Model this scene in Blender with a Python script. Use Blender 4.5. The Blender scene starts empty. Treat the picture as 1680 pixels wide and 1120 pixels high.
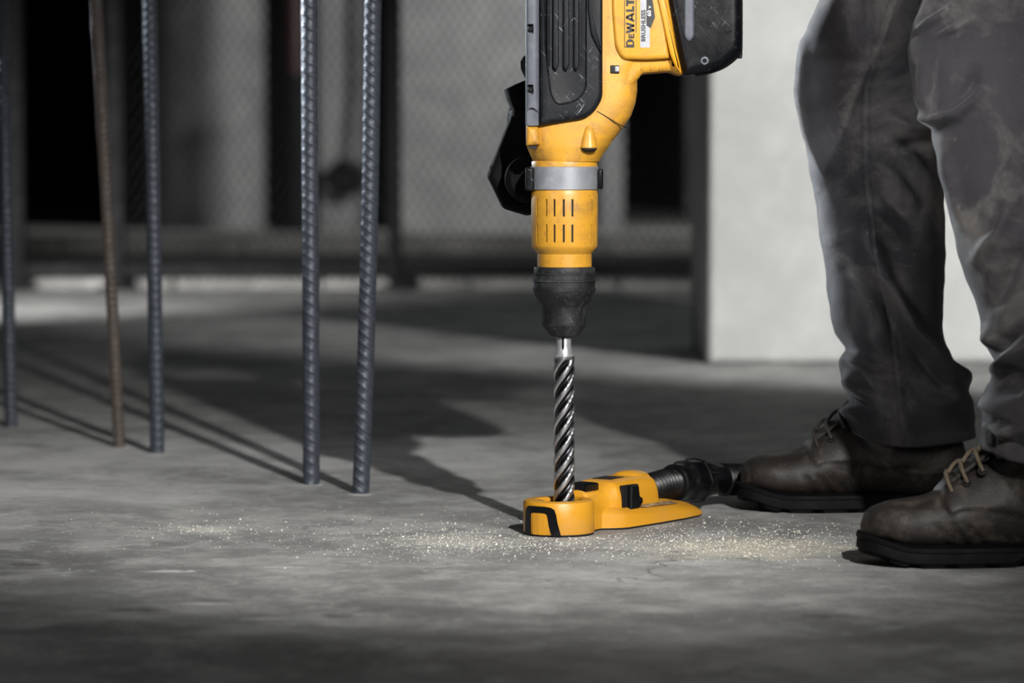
import bpy, bmesh, math, random
from mathutils import Vector, Matrix, noise
R = math.radians
rng = random.Random(7)

# ------------------------------------------------------------------ camera
F, PITCH = 5500.0, math.atan(310 / 5500.0)
CY = -4.73
FWD = Vector((0, math.cos(PITCH), -math.sin(PITCH)))
UP = Vector((0, math.sin(PITCH), math.cos(PITCH)))

def ray(px, py):
    return FWD * F + Vector((1, 0, 0)) * (px - 840) - UP * (py - 560)
_d = ray(926, 875)
_t = -CY / _d.y
CAM = Vector((-_d.x * _t, CY, -_d.z * _t))

def P(px, py, Y=0.0):                       # point of the plane y = Y seen at that place of the frame
    d = ray(px, py); t = (Y - CY) / d.y
    return CAM + d * t
def G(px, py):                              # point of the floor seen there
    d = ray(px, py); t = -CAM.z / d.z
    return CAM + d * t
def proj(v):
    r = v - CAM; k = r.dot(FWD)
    return 840 + F * r.x / k, 560 - F * r.dot(UP) / k
S = (P(1026, 600).x - P(926, 600).x) / 100  # metres per pixel at the drill

sc = bpy.context.scene
C = sc.collection
cd = bpy.data.cameras.new('camera'); cam = bpy.data.objects.new('camera', cd); C.objects.link(cam)
cam.location = CAM; cam.rotation_euler = (math.pi / 2 - PITCH, 0, 0)
cd.sensor_width = 36; cd.lens = 36 * F / 1680; cd.clip_end = 100; cd.clip_start = .05
cd.dof.use_dof = True; cd.dof.focus_distance = 4.70; cd.dof.aperture_fstop = 3.9
sc.camera = cam

# ------------------------------------------------------------------ world, lamps, exposure
vs = sc.view_settings
sc.display_settings.display_device = 'sRGB'
vs.view_transform = 'Standard'; vs.look = 'None'; vs.gamma = 1; vs.use_curve_mapping = False
vs.exposure = 0.0
w = bpy.data.worlds.new('world'); sc.world = w; w.use_nodes = True
w.node_tree.nodes['Background'].inputs[0].default_value = (.80, .88, 1, 1)
w.node_tree.nodes['Background'].inputs[1].default_value = .03

def aim(o, to):
    o.rotation_euler = (Vector(to) - o.location).to_track_quat('-Z', 'Y').to_euler()
def spot(name, loc, to, power, size, blend, radius, col=(1, 1, 1)):
    l = bpy.data.lights.new(name, 'SPOT'); l.energy = power; l.spot_size = R(size); l.spot_blend = blend
    l.shadow_soft_size = radius; l.color = col
    o = bpy.data.objects.new(name, l); C.objects.link(o); o.location = loc; aim(o, to); return o
def area(name, loc, to, power, sx, sy, col=(1, 1, 1), spread=180):
    l = bpy.data.lights.new(name, 'AREA'); l.energy = power; l.shape = 'RECTANGLE'; l.size = sx; l.size_y = sy
    l.color = col; l.spread = R(spread)
    o = bpy.data.objects.new(name, l); C.objects.link(o); o.location = loc; aim(o, to); return o
spot('key_lamp', (.98, -3.85, 2.16), (-.28, .26, .20), 1120, 26, .9, .035, (1, .985, .955))
area('reflection_fill', (1.55, -2.7, 1.5), (-.1, 0, .5), 3.5, .5, 1.0, (1, .97, .94), 60)  # added soft source, gives broad reflections on the steel and glossy plastic
spot('front_fill_lamp', (-1.7, -2.3, 1.25), (.54, 0, .64), 400, 17, .7, .25, (.95, .97, 1))
spot('rim_lamp', (-2.1, 3.3, 1.15), (.52, .05, .64), 1700, 13, .5, .22, (.86, .93, 1))
spot('bar_rim_lamp', (-3.2, 1.7, 1.45), (-.38, .85, .80), 900, 14, .6, .2, (.86, .93, 1))
area('overhead_fill', (.2, -.4, 3.2), (0, -1.0, 0), 8, 2.4, 2.0, (.93, .96, 1))  # added fill from above, lifts the foreground floor
area('mid_floor_fill', (.3, 6.0, 3.4), (.3, 6.0, 0), 11, 3.0, .5, (.93, .97, 1))  # added fill, brightens the dark floor behind the hammer
spot('column_lamp', (2.6, -.6, 2.7), (1.0, 3.9, .62), 1350, 30, .6, .15, (1, 1, .98))
area('back_lamp', (1.9, 14.9, 2.9), (-1.8, 19.2, .9), 130, 1.2, .6, (1, 1, .985), 140)
area('fence_lamp', (-2.6, 5.0, .6), (-1.3, 8.4, .04), 19, .9, .25, (1, .99, .98), 46)

# ------------------------------------------------------------------ materials
def hexc(r, g, b):
    f = lambda c: c / 12.92 if c <= .04045 else ((c + .055) / 1.055) ** 2.4
    return tuple(f(v / 255) for v in (r, g, b)) + (1,)

class NT:
    def __init__(s, name):
        s.m = bpy.data.materials.new(name); s.m.use_nodes = True; s.t = s.m.node_tree
        s.b = s.t.nodes['Principled BSDF']; s.o = s.t.nodes['Material Output']
        s.tc = s.t.nodes.new('ShaderNodeTexCoord')
    def n(s, typ, **kw):
        x = s.t.nodes.new('ShaderNode' + typ)
        for k, v in kw.items():
            if k.startswith('i_'):
                x.inputs[k[2:].replace('_', ' ')].default_value = v
            else: setattr(x, k, v)
        return x
    def l(s, a, b): s.t.links.new(a, b)
    def mapping(s, scale=(1, 1, 1), rot=(0, 0, 0), src='Object'):
        m = s.n('Mapping'); m.inputs['Scale'].default_value = scale; m.inputs['Rotation'].default_value = rot
        s.l(s.tc.outputs[src], m.inputs['Vector']); return m.outputs[0]
    def noise(s, scale, detail=6, rough=.6, vec=None, dist=0):
        x = s.n('TexNoise'); x.inputs['Scale'].default_value = scale; x.inputs['Detail'].default_value = detail
        x.inputs['Roughness'].default_value = rough; x.inputs['Distortion'].default_value = dist
        s.l(vec if vec is not None else s.tc.outputs['Object'], x.inputs['Vector']); return x.outputs['Fac']
    def ramp(s, fac, stops):
        r = s.n('ValToRGB'); e = r.color_ramp.elements
        while len(e) < len(stops): e.new(.5)
        for el, (p, c) in zip(e, stops):
            el.position = p; el.color = c if isinstance(c, tuple) else (c, c, c, 1)
        s.l(fac, r.inputs[0]); return r.outputs[0]
    def mix(s, fac, a, b, mode='MIX'):
        x = s.n('Mix', data_type='RGBA', blend_type=mode)
        for sock, v in ((x.inputs[0], fac), (x.inputs[6], a), (x.inputs[7], b)):
            if isinstance(v, (int, float)): sock.default_value = v
            elif isinstance(v, tuple): sock.default_value = v
            else: s.l(v, sock)
        return x.outputs[2]
    def math(s, op, a, b=0.0, c=None):
        x = s.n('Math', operation=op)
        for i, v in enumerate((a, b) if c is None else (a, b, c)):
            if isinstance(v, (int, float)): x.inputs[i].default_value = v
            else: s.l(v, x.inputs[i])
        return x.outputs[0]
    def bump(s, h, strength=.3, dist=.002):
        x = s.n('Bump'); x.inputs['Strength'].default_value = strength; x.inputs['Distance'].default_value = dist
        s.l(h, x.inputs['Height']); s.l(x.outputs[0], s.b.inputs['Normal'])
    def base(s, c):
        if isinstance(c, tuple): s.b.inputs['Base Color'].default_value = c
        else: s.l(c, s.b.inputs['Base Color'])
    def set(s, **kw):
        for k, v in kw.items():
            k = k.replace('_', ' ')
            if isinstance(v, (int, float, tuple)): s.b.inputs[k].default_value = v
            else: s.l(v, s.b.inputs[k])

def worn(name, col, dirt, amount=.5, scale=28, rough=.45, metallic=0, scratch=None, bump=.15, fine=260, spec=.5):
    """a solid colour with smudges, specks and fine scratches of its own"""
    t = NT(name)
    big = t.noise(scale, 8, .68, dist=.4)
    f = t.ramp(big, [(.50, 0.0), (.74, amount)])
    c = t.mix(f, col, dirt)
    sp = t.noise(fine, 3, .6)
    c = t.mix(t.ramp(sp, [(.62, 0.0), (.69, amount * .9)]), c, dirt)
    rg = t.ramp(big, [(.3, max(rough - .1, .05)), (.8, min(rough + .22, 1))])
    if scratch:
        def hair(ang, seed):
            a = t.n('Mapping'); a.inputs['Rotation'].default_value = (0, ang, .35); a.inputs['Location'].default_value = (seed, 0, 0)
            t.l(t.tc.outputs['Object'], a.inputs['Vector'])
            b = t.n('Mapping'); b.inputs['Scale'].default_value = (170, 60, 13); t.l(a.outputs[0], b.inputs['Vector'])
            return t.noise(2.6, 5, .7, b.outputs[0], .5)
        s1 = hair(.75, 3.1); s2 = hair(-.6, 7.7)
        patch = t.ramp(t.noise(15, 5, .6), [(.47, 0.0), (.62, 1.0)])
        m = t.math('MAXIMUM', t.ramp(s1, [(.62, 0.0), (.68, 1.0)]), t.ramp(s2, [(.63, 0.0), (.69, 1.0)]))
        m = t.math('MULTIPLY', m, patch)
        c = t.mix(t.math('MULTIPLY', m, .75), c, scratch)
    t.base(c); t.set(Roughness=rg, Metallic=metallic); t.b.inputs['Specular IOR Level'].default_value = spec
    t.bump(t.noise(fine * 1.5, 4), bump, .0006)
    return t.m

YELLOW = worn('worn_yellow_plastic', hexc(197, 143, 44), hexc(104, 76, 54), .7, 19, .38, fine=330)
YELLOW2 = worn('yellow_plastic', hexc(203, 143, 34), hexc(196, 152, 96), .5, 14, .36, fine=360)
BLACK = worn('scuffed_black_plastic', hexc(14, 16, 20), hexc(42, 44, 50), .4, 22, .48, scratch=hexc(170, 174, 180), fine=300, spec=.22)
GLOSS = worn('glossy_black_plastic', hexc(9, 10, 13), hexc(34, 36, 42), .3, 20, .32, scratch=hexc(130, 134, 140), fine=240, spec=.25)
RUBBER = worn('dusty_black_rubber', hexc(15, 16, 18), hexc(84, 86, 90), .55, 24, .6, scratch=hexc(150, 152, 156), fine=220)
RAIL = worn('lit_black_plastic', hexc(84, 87, 95), hexc(122, 125, 132), .4, 40, .42, fine=420, spec=.3)  # black plastic made lighter: light falling on the rail is in its colour
DARK = worn('black_hole', hexc(6, 6, 7), hexc(14, 14, 15), .3, 30, .7)
HOSE = worn('black_hose_plastic', hexc(6, 6, 8), hexc(34, 36, 40), .35, 26, .40, scratch=hexc(120, 122, 126), spec=.3)
COLLAR = worn('sandblasted_steel', hexc(138, 140, 146), hexc(176, 178, 182), .5, 60, .5, metallic=.4, fine=500)
SILVER = worn('silver_print', hexc(150, 152, 156), hexc(120, 120, 122), .3, 40, .4, metallic=.3)
INK = worn('black_print', hexc(14, 13, 13), hexc(40, 34, 24), .2, 60, .5)
WHITE = worn('white_print', hexc(225, 226, 228), hexc(180, 180, 180), .2, 60, .5)
STEEL = worn('bit_steel', hexc(196, 196, 198), hexc(88, 88, 90), .5, 36, .28, metallic=1, bump=.2, fine=300)
def bit_steel():
    t = NT('bit_steel')
    p = t.n('SeparateXYZ'); t.l(t.tc.outputs['Object'], p.inputs[0])
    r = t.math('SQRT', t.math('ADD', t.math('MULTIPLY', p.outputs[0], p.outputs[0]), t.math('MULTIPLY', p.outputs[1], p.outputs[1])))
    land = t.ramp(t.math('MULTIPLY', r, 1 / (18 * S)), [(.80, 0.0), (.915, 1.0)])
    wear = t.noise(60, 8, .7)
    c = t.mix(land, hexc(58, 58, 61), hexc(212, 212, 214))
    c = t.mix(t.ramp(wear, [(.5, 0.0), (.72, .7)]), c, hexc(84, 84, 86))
    t.base(c); t.set(Metallic=1.0, Roughness=t.ramp(wear, [(.3, .24), (.75, .5)])); t.bump(t.noise(420, 4), .2, .0006)
    return t.m
BIT = bit_steel()
SHANK = worn('polished_shank_steel', hexc(205, 206, 208), hexc(150, 150, 152), .3, 30, .30, metallic=.7, bump=.05)
REBAR = worn('blue_grey_mill_steel', hexc(74, 79, 88), hexc(30, 32, 36), .65, 60, .38, metallic=.3, bump=.35, fine=420)
RUST = worn('rusty_steel', hexc(90, 82, 77), hexc(42, 37, 35), .65, 50, .6, metallic=.3, bump=.4, fine=420)
LEATHER = worn('worn_brown_leather', hexc(36, 32, 30), hexc(96, 88, 78), .75, 20, .50, bump=.5, fine=420, spec=.32)
SOLE = worn('black_rubber_sole', hexc(9, 9, 12), hexc(20, 21, 26), .45, 28, .7, spec=.15)
LACE = worn('tan_lace', hexc(92, 80, 64), hexc(40, 35, 30), .5, 90, .8)
LACE_DARK = worn('dark_lace', hexc(34, 30, 28), hexc(66, 58, 50), .5, 90, .75)
GLOVE = worn('black_glove', hexc(9, 9, 10), hexc(20, 20, 22), .6, 40, .75, bump=.6, spec=.14)
SKIN = worn('skin', hexc(190, 140, 112), hexc(170, 112, 90), .3, 12, .5)
HAIR = worn('dark_hair', hexc(40, 30, 24), hexc(60, 46, 36), .4, 60, .6)
JACKET = worn('dark_jacket', hexc(46, 46, 50), hexc(66, 66, 70), .4, 14, .85)
DARKSTEEL = worn('dark_painted_steel', hexc(9, 10, 12), hexc(22, 24, 28), .4, 18, .65, spec=.2)
RED = worn('dull_red_paint', hexc(44, 12, 13), hexc(22, 8, 8), .5, 10, .5)

HANDLE = worn('dull_black_rubber', hexc(8, 8, 9), hexc(20, 20, 22), .4, 30, .7, spec=.12)
def fabric():
    t = NT('dusty_grey_trouser_cloth')
    big = t.noise(7, 8, .66, dist=.6)
    c = t.mix(t.ramp(big, [(.48, 0.0), (.72, .75)]), hexc(44, 42, 45), hexc(104, 100, 96))
    c = t.mix(t.ramp(t.noise(10.5, 6, .7), [(.5, 0.0), (.75, .7)]), c, hexc(21, 20, 22))
    c = t.mix(t.ramp(t.noise(40, 6, .8), [(.62, 0.0), (.8, .5)]), c, hexc(150, 144, 136))
    t.base(c); t.set(Roughness=.82); t.b.inputs['Specular IOR Level'].default_value = .25
    t.b.inputs['Sheen Weight'].default_value = .12; t.b.inputs['Sheen Roughness'].default_value = .4
    wv = t.n('TexWave', wave_type='BANDS'); wv.inputs['Scale'].default_value = 320
    wv.bands_direction = 'DIAGONAL'; t.l(t.tc.outputs['Object'], wv.inputs['Vector'])
    h = t.math('ADD', t.math('MULTIPLY', wv.outputs['Fac'], .12), t.noise(55, 6, .6))
    t.bump(h, .35, .002)
    return t.m
FABRIC = fabric()

def concrete(name, base, dark, light, s=1.0, floor=False):
    t = NT(name)
    n1 = t.noise(1.7 * s, 10, .62, dist=.5)
    n2 = t.noise(7.5 * s, 10, .7, dist=.3)
    n3 = t.noise(46 * s, 8, .72)
    c = t.mix(t.ramp(n1, [(.36, 0.0), (.66, 1.0)]), dark, base)
    c = t.mix(t.ramp(n2, [(.48, 0.0), (.70, .62)]), c, light)
    c = t.mix(t.ramp(n2, [(.32, .65), (.50, 0.0)]), c, dark)
    c = t.mix(t.ramp(n3, [(.52, 0.0), (.78, .35)]), c, light)
    c = t.mix(t.ramp(n3, [(.26, .5), (.44, 0.0)]), c, dark)
    if floor:
        n4 = t.noise(150, 6, .75)
        c = t.mix(t.ramp(n4, [(.54, 0.0), (.74, .55)]), c, light)
        c = t.mix(t.ramp(n4, [(.24, .65), (.44, 0.0)]), c, dark)
        n5 = t.noise(19, 10, .78, dist=.8)
        c = t.mix(t.ramp(n5, [(.54, 0.0), (.66, .5)]), c, light)
        c = t.mix(t.ramp(n5, [(.34, .55), (.45, 0.0)]), c, dark)
        pos = t.n('SeparateXYZ'); t.l(t.tc.outputs['Object'], pos.inputs[0])
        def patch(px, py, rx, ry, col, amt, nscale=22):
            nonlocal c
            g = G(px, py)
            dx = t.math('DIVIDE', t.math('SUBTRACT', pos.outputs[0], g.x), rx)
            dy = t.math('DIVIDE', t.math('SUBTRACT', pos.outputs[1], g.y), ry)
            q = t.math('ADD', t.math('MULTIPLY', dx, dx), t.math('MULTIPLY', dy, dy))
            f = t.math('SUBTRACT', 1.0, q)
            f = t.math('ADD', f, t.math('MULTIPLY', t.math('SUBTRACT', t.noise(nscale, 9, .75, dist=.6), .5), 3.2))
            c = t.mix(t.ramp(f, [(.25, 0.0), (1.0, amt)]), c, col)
        dust = hexc(226, 223, 214)
        patch(740, 886, .12, .12, dust, .5)
        patch(1240, 900, .20, .17, hexc(222, 215, 194), .6)
        patch(330, 868, .06, .06, dust, .8)
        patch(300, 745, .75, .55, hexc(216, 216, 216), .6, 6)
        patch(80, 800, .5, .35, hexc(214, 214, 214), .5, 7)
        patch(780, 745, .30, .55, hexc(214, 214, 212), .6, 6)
        for q in ((511, 795), (592, 811), (258, 745), (196, 735)):
            patch(q[0], q[1], .026, .034, hexc(236, 236, 233), .7, 40)
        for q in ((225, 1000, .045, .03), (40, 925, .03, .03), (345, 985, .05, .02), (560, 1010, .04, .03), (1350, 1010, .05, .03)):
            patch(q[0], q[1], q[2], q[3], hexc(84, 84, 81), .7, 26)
        for q in ((280, 937, .05, .016), (470, 930, .04, .012), (430, 1015, .035, .012), (330, 990, .04, .012)):
            patch(q[0], q[1], q[2], q[3], hexc(224, 224, 220), .8, 34)
        vor = t.n('TexVoronoi', feature='DISTANCE_TO_EDGE'); vor.inputs['Scale'].default_value = 1.3
        warp = t.n('VectorMath', operation='ADD'); nz = t.n('TexNoise'); nz.inputs['Scale'].default_value = 3; nz.inputs['Detail'].default_value = 8
        sc_ = t.n('VectorMath', operation='SCALE'); sc_.inputs['Scale'].default_value = .6
        t.l(t.tc.outputs['Object'], nz.inputs['Vector']); t.l(nz.outputs['Color'], sc_.inputs[0])
        t.l(t.tc.outputs['Object'], warp.inputs[0]); t.l(sc_.outputs[0], warp.inputs[1]); t.l(warp.outputs[0], vor.inputs['Vector'])
        crack = t.math('MULTIPLY', t.ramp(vor.outputs['Distance'], [(.0, 1.0), (.006, 0.0)]), t.ramp(n1, [(.5, 0.0), (.62, .6)]))
        c = t.mix(crack, c, hexc(40, 40, 40))
    t.base(c)
    t.set(Roughness=t.ramp(n2, [(.3, .62), (.7, .9)])); t.b.inputs['Specular IOR Level'].default_value = .3
    h = t.math('ADD', t.math('MULTIPLY', n2, .7), t.math('MULTIPLY', n3, .5))
    h = t.math('ADD', h, t.math('MULTIPLY', t.noise(240 * s, 4, .7), .22))
    t.bump(h, .75 if floor else .3, .005)
    return t.m
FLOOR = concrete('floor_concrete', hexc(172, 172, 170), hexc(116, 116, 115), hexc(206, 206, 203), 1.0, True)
COLUMN = concrete('pale_column_concrete', hexc(206, 207, 204), hexc(188, 188, 186), hexc(216, 216, 213), 1.0)
PIER = concrete('grey_pier_concrete', hexc(148, 149, 148), hexc(118, 119, 119), hexc(166, 167, 165), .6)
KERB = concrete('kerb_concrete', hexc(158, 157, 154), hexc(120, 119, 117), hexc(180, 179, 175), .8)
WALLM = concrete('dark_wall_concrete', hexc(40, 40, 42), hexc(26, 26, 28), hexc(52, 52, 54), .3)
CRUMB = concrete('crumb_concrete', hexc(226, 222, 208), hexc(176, 172, 162), hexc(244, 242, 232), 30)

# ------------------------------------------------------------------ mesh helpers
def wloc(o):
    v = Vector((0, 0, 0))
    while o: v += o.location; o = o.parent
    return v
def link(name, me, mat, parent=None, smooth=35):
    me.materials.clear(); me.materials.append(mat)
    if smooth:
        for p in me.polygons: p.use_smooth = True
        me.set_sharp_from_angle(angle=R(smooth))
    o = bpy.data.objects.new(name, me); C.objects.link(o)
    if parent: o.parent = parent
    return o
def build(name, parts, mat, parent=None, smooth=35, origin=None):
    """parts: list of (verts, faces) in world space, joined into one mesh object"""
    off = wloc(parent) if parent else (origin or Vector((0, 0, 0)))
    V, Fc = [], []
    for v, f in parts:
        k = len(V); V += [Vector(q) - off for q in v]; Fc += [tuple(i + k for i in q) for q in f]
    me = bpy.data.meshes.new(name); me.from_pydata(V, [], Fc)
    bm = bmesh.new(); bm.from_mesh(me); bmesh.ops.recalc_face_normals(bm, faces=bm.faces); bm.to_mesh(me); bm.free()
    o = link(name, me, mat, parent, smooth)
    if origin and not parent: o.location = origin
    return o
def tag(o, label=None, cat=None, group=None, kind=None):
    for k, v in (('label', label), ('category', cat), ('group', group), ('kind', kind)):
        if v: o[k] = v
    return o
def empty(name, loc):
    o = bpy.data.objects.new(name, None); C.objects.link(o); o.location = loc; o.empty_display_size = .05; return o

def loft(rings, cap0=True, cap1=True):
    n = len(rings[0]); V = [p for r in rings for p in r]; Fc = []
    for i in range(len(rings) - 1):
        for j in range(n):
            k = (j + 1) % n
            Fc.append((i * n + j, i * n + k, (i + 1) * n + k, (i + 1) * n + j))
    if cap0: Fc.append(tuple(range(n)))
    if cap1: Fc.append(tuple(range((len(rings) - 1) * n, len(rings) * n)))
    return V, Fc
def frame(d):
    d = Vector(d).normalized(); a = Vector((0, 0, 1)) if abs(d.z) < .9 else Vector((1, 0, 0))
    u = a.cross(d).normalized(); return u, d.cross(u), d
def lathe(o, d, prof, n=64, cap=True):
    """prof: (distance along d, radius)"""
    u, v, d = frame(d); o = Vector(o)
    return loft([[o + d * h + (u * math.cos(2 * math.pi * j / n) + v * math.sin(2 * math.pi * j / n)) * r for j in range(n)] for h, r in prof], cap, cap)
def offset_poly(pts, k):
    n = len(pts); out = []
    A = sum(pts[i][0] * pts[(i + 1) % n][1] - pts[(i + 1) % n][0] * pts[i][1] for i in range(n))
    s = 1 if A > 0 else -1
    for i in range(n):
        p0, p1, p2 = Vector(pts[i - 1]), Vector(pts[i]), Vector(pts[(i + 1) % n])
        e1 = (p1 - p0).normalized(); e2 = (p2 - p1).normalized()
        n1 = Vector((-e1.y, e1.x)) * s; n2 = Vector((-e2.y, e2.x)) * s
        m = n1 + n2
        if m.length < 1e-6: m = n1
        m.normalize(); out.append(p1 + m * (k / max(.45, m.dot(n1))))
    return out
class RP(list): pass
def round_poly(pts, r, n=5):
    """rounds the corners of a polygon"""
    out = RP(); out.raw = [Vector(p) for p in pts]; out.rad = [max(q, 3e-5) for q in (r if isinstance(r, (list, tuple)) else [r] * len(pts))]; out.n = n; r = out.rad
    N = len(pts)
    for i in range(N):
        p0, p1, p2 = Vector(pts[i - 1]), Vector(pts[i]), Vector(pts[(i + 1) % N])
        rr = r[i] if isinstance(r, (list, tuple)) else r
        k = min(rr, (p0 - p1).length * .45, (p2 - p1).length * .45)
        a = p1 + (p0 - p1).normalized() * k; b = p1 + (p2 - p1).normalized() * k
        for j in range(n + 1):
            t = j / n; out.append(a * (1 - t) ** 2 + p1 * 2 * t * (1 - t) + b * t * t)
    return out
def inset(poly, k):
    if not hasattr(poly, 'raw'): return offset_poly(poly, k)
    raw = poly.raw; N = len(raw)
    A = sum(raw[i][0] * raw[(i + 1) % N][1] - raw[(i + 1) % N][0] * raw[i][1] for i in range(N))
    rr = []
    for i in range(N):
        e1 = raw[i] - raw[i - 1]; e2 = raw[(i + 1) % N] - raw[i]
        convex = (e1.x * e2.y - e1.y * e2.x) * A > 0
        rr.append(max(poly.rad[i] - k, 3e-5) if convex else poly.rad[i] + k)
    return round_poly(offset_poly(raw, k), rr, poly.n)
def pillow(poly, y0, y1, r, n=5, back=True):
    """poly in (x, z) metres, extruded from y0 (front) to y1 with rounded edges of radius r"""
    rings = []
    def ring(k, y): return [Vector((p[0], y, p[1])) for p in inset(poly, k)]
    r = min(r, abs(y1 - y0) * .49)
    for j in range(n + 1):
        a = math.pi / 2 * j / n; rings.append(ring(r * (1 - math.sin(a)), y0 + r * (1 - math.cos(a))))
    for j in range(n + 1):
        a = math.pi / 2 * (1 - j / n); rings.append(ring(r * (1 - math.sin(a)), y1 - r * (1 - math.cos(a))))
    return loft(rings)
def Q(px, py):
    v = P(px, py, 0); return Vector((v.x, v.z))
def QP(pts): return [Q(*p) for p in pts]
def box(c, sx, sy, sz, b=0.0):
    x, y, z = c; pts = [Vector((x - sx / 2, z - sz / 2)), Vector((x + sx / 2, z - sz / 2)), Vector((x + sx / 2, z + sz / 2)), Vector((x - sx / 2, z + sz / 2))]
    if b: return pillow(round_poly(pts, b, 3), y - sy / 2, y + sy / 2, b, 3)
    return loft([[Vector((p.x, y - sy / 2, p.y)) for p in pts], [Vector((p.x, y + sy / 2, p.y)) for p in pts]])
def catmull(pts, m=8):
    out = []; n = len(pts); pts = [Vector(p) for p in pts]
    for i in range(n - 1):
        p0 = pts[max(i - 1, 0)]; p1 = pts[i]; p2 = pts[i + 1]; p3 = pts[min(i + 2, n - 1)]
        for j in range(m):
            t = j / m
            out.append(.5 * (2 * p1 + (p2 - p0) * t + (2 * p0 - 5 * p1 + 4 * p2 - p3) * t * t + (3 * p1 - p0 - 3 * p2 + p3) * t ** 3))
    out.append(pts[-1]); return out
def tube(path, rad, n=10):
    path = [Vector(p) for p in path]; rings = []; u = None
    for i, p in enumerate(path):
        d = (path[min(i + 1, len(path) - 1)] - path[max(i - 1, 0)]).normalized()
        if u is None: u, v, _ = frame(d)
        u = (u - d * u.dot(d)).normalized(); v = d.cross(u)
        r = rad(i / (len(path) - 1)) if callable(rad) else rad
        rings.append([p + (u * math.cos(2 * math.pi * j / n) + v * math.sin(2 * math.pi * j / n)) * r for j in range(n)])
    return loft(rings)
def ball(c, r, sx=1, sy=1, sz=1, n=14):
    rings = []
    for i in range(1, n):
        a = math.pi * i / n
        rings.append([Vector(c) + Vector((math.sin(a) * math.cos(2 * math.pi * j / n) * sx, math.sin(a) * math.sin(2 * math.pi * j / n) * sy, math.cos(a) * sz)) * r for j in range(n)])
    return loft(rings)
def capsule(p, rp, q, rq):
    p, q = Vector(p), Vector(q); u, v, d = frame(q - p); rings = []
    L = (q - p).length
    for i in range(1, 5):
        a = math.pi / 2 * i / 4; rings.append((p - d * rp * math.cos(a), rp * math.sin(a)))
    for i in range(0, 4):
        a = math.pi / 2 * i / 4; rings.append((q + d * rq * math.sin(a), rq * math.cos(a)))
    return loft([[c + (u * math.cos(2 * math.pi * j / 16) + v * math.sin(2 * math.pi * j / 16)) * r for j in range(16)] for c, r in rings])
def evaluated(o):
    dg = bpy.context.evaluated_depsgraph_get(); return bpy.data.meshes.new_from_object(o.evaluated_get(dg))
def bake(o):
    me = evaluated(o); old = o.data; mats = list(old.materials); o.modifiers.clear(); o.data = me
    bpy.data.meshes.remove(old); return me
def blob(name, parts, mat, parent, voxel, smooth=4, edit=None, factor=.5):
    o = build(name, parts, mat, parent, 0)
    m = o.modifiers.new('r', 'REMESH'); m.mode = 'VOXEL'; m.voxel_size = voxel
    s = o.modifiers.new('s', 'SMOOTH'); s.iterations = smooth; s.factor = factor
    me = bake(o)
    if edit: edit(me, wloc(o))
    me.materials.clear(); me.materials.append(mat)
    for p in me.polygons: p.use_smooth = True
    me.name = name; return o
def cut(o, parts, smooth=35):
    k = build('cutter', parts, DARK, None, 0)
    m = o.modifiers.new('b', 'BOOLEAN'); m.operation = 'DIFFERENCE'; m.object = k; m.solver = 'EXACT'
    mats = list(o.data.materials)
    bpy.context.view_layer.update()
    me = bake(o); bpy.data.objects.remove(k)
    me.materials.clear(); [me.materials.append(x) for x in mats]
    for p in me.polygons: p.use_smooth = True; p.material_index = 0
    me.set_sharp_from_angle(angle=R(smooth)); return o
def smoothstep(a, b, x):
    t = min(1, max(0, (x - a) / (b - a))); return t * t * (3 - 2 * t)
def lerp_table(tab, x):
    if x <= tab[0][0]: return tab[0][1:]
    for a, b in zip(tab, tab[1:]):
        if x <= b[0]:
            t = (x - a[0]) / (b[0] - a[0]); return tuple(p + (q - p) * t for p, q in zip(a[1:], b[1:]))
    return tab[-1][1:]

# ------------------------------------------------------------------ the setting
def slab(name, x0, x1, y0, y1, z0, z1, mat, parent=None):
    return build(name, [box(((x0 + x1) / 2, (y0 + y1) / 2, (z0 + z1) / 2), x1 - x0, y1 - y0, z1 - z0)], mat, parent, 0)
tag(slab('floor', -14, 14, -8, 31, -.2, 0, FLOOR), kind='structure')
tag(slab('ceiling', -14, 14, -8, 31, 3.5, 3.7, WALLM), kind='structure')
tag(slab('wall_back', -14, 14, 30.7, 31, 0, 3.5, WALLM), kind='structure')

g = G(1160, 597)
colx0 = g.x; colx1 = P(1700, 597, g.y).x
o = build('concrete_column', [pillow(round_poly([Vector((colx0, 0)), Vector((colx1, 0)), Vector((colx1, 3.499)), Vector((colx0, 3.499))], .012, 3), g.y, g.y + .8, .02, 3)], COLUMN, None, 35)
tag(o, 'pale concrete column standing on the floor behind the trouser legs', 'column')

# far piers
def far(px0, px1, base, depth=1.0):
    g0 = G(px0, base); return g0.x, P(px1, base, g0.y).x, g0.y
a, b, y = far(232, 428, 376)
o = build('round_pier', [lathe(((a + b) / 2, y + (b - a) / 2, 0), (0, 0, 1), [(0, (b - a) / 2), (3.499, (b - a) / 2)], 64)], PIER); tag(o, 'thick round concrete pier far behind the second and third bars', 'pier')
a, b, y = far(524, 604, 376)
o = slab('narrow_pier', a, b, y, y + .7, 0, 3.499, PIER); tag(o, 'narrow grey pier seen between the two nearest reinforcing bars', 'pier')
a, b, y = far(655, 905, 378)
o = slab('wide_pier', a, b, y, y + 1.2, 0, 3.499, PIER); tag(o, 'wide grey concrete pier behind the gloved hand and hammer', 'pier')
a, b, y = far(985, 1022, 376)
o = slab('slim_pier', a, b, y, y + .8, 0, 3.499, PIER); tag(o, 'slim dim pier just right of the steel collar, far back', 'pier')
a, b, y = far(1126, 1164, 352)
o = slab('distant_pier', a, b, y, y + .8, 0, 3.499, PIER); tag(o, 'distant dim pier beside the left edge of the pale column', 'pier')
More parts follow.
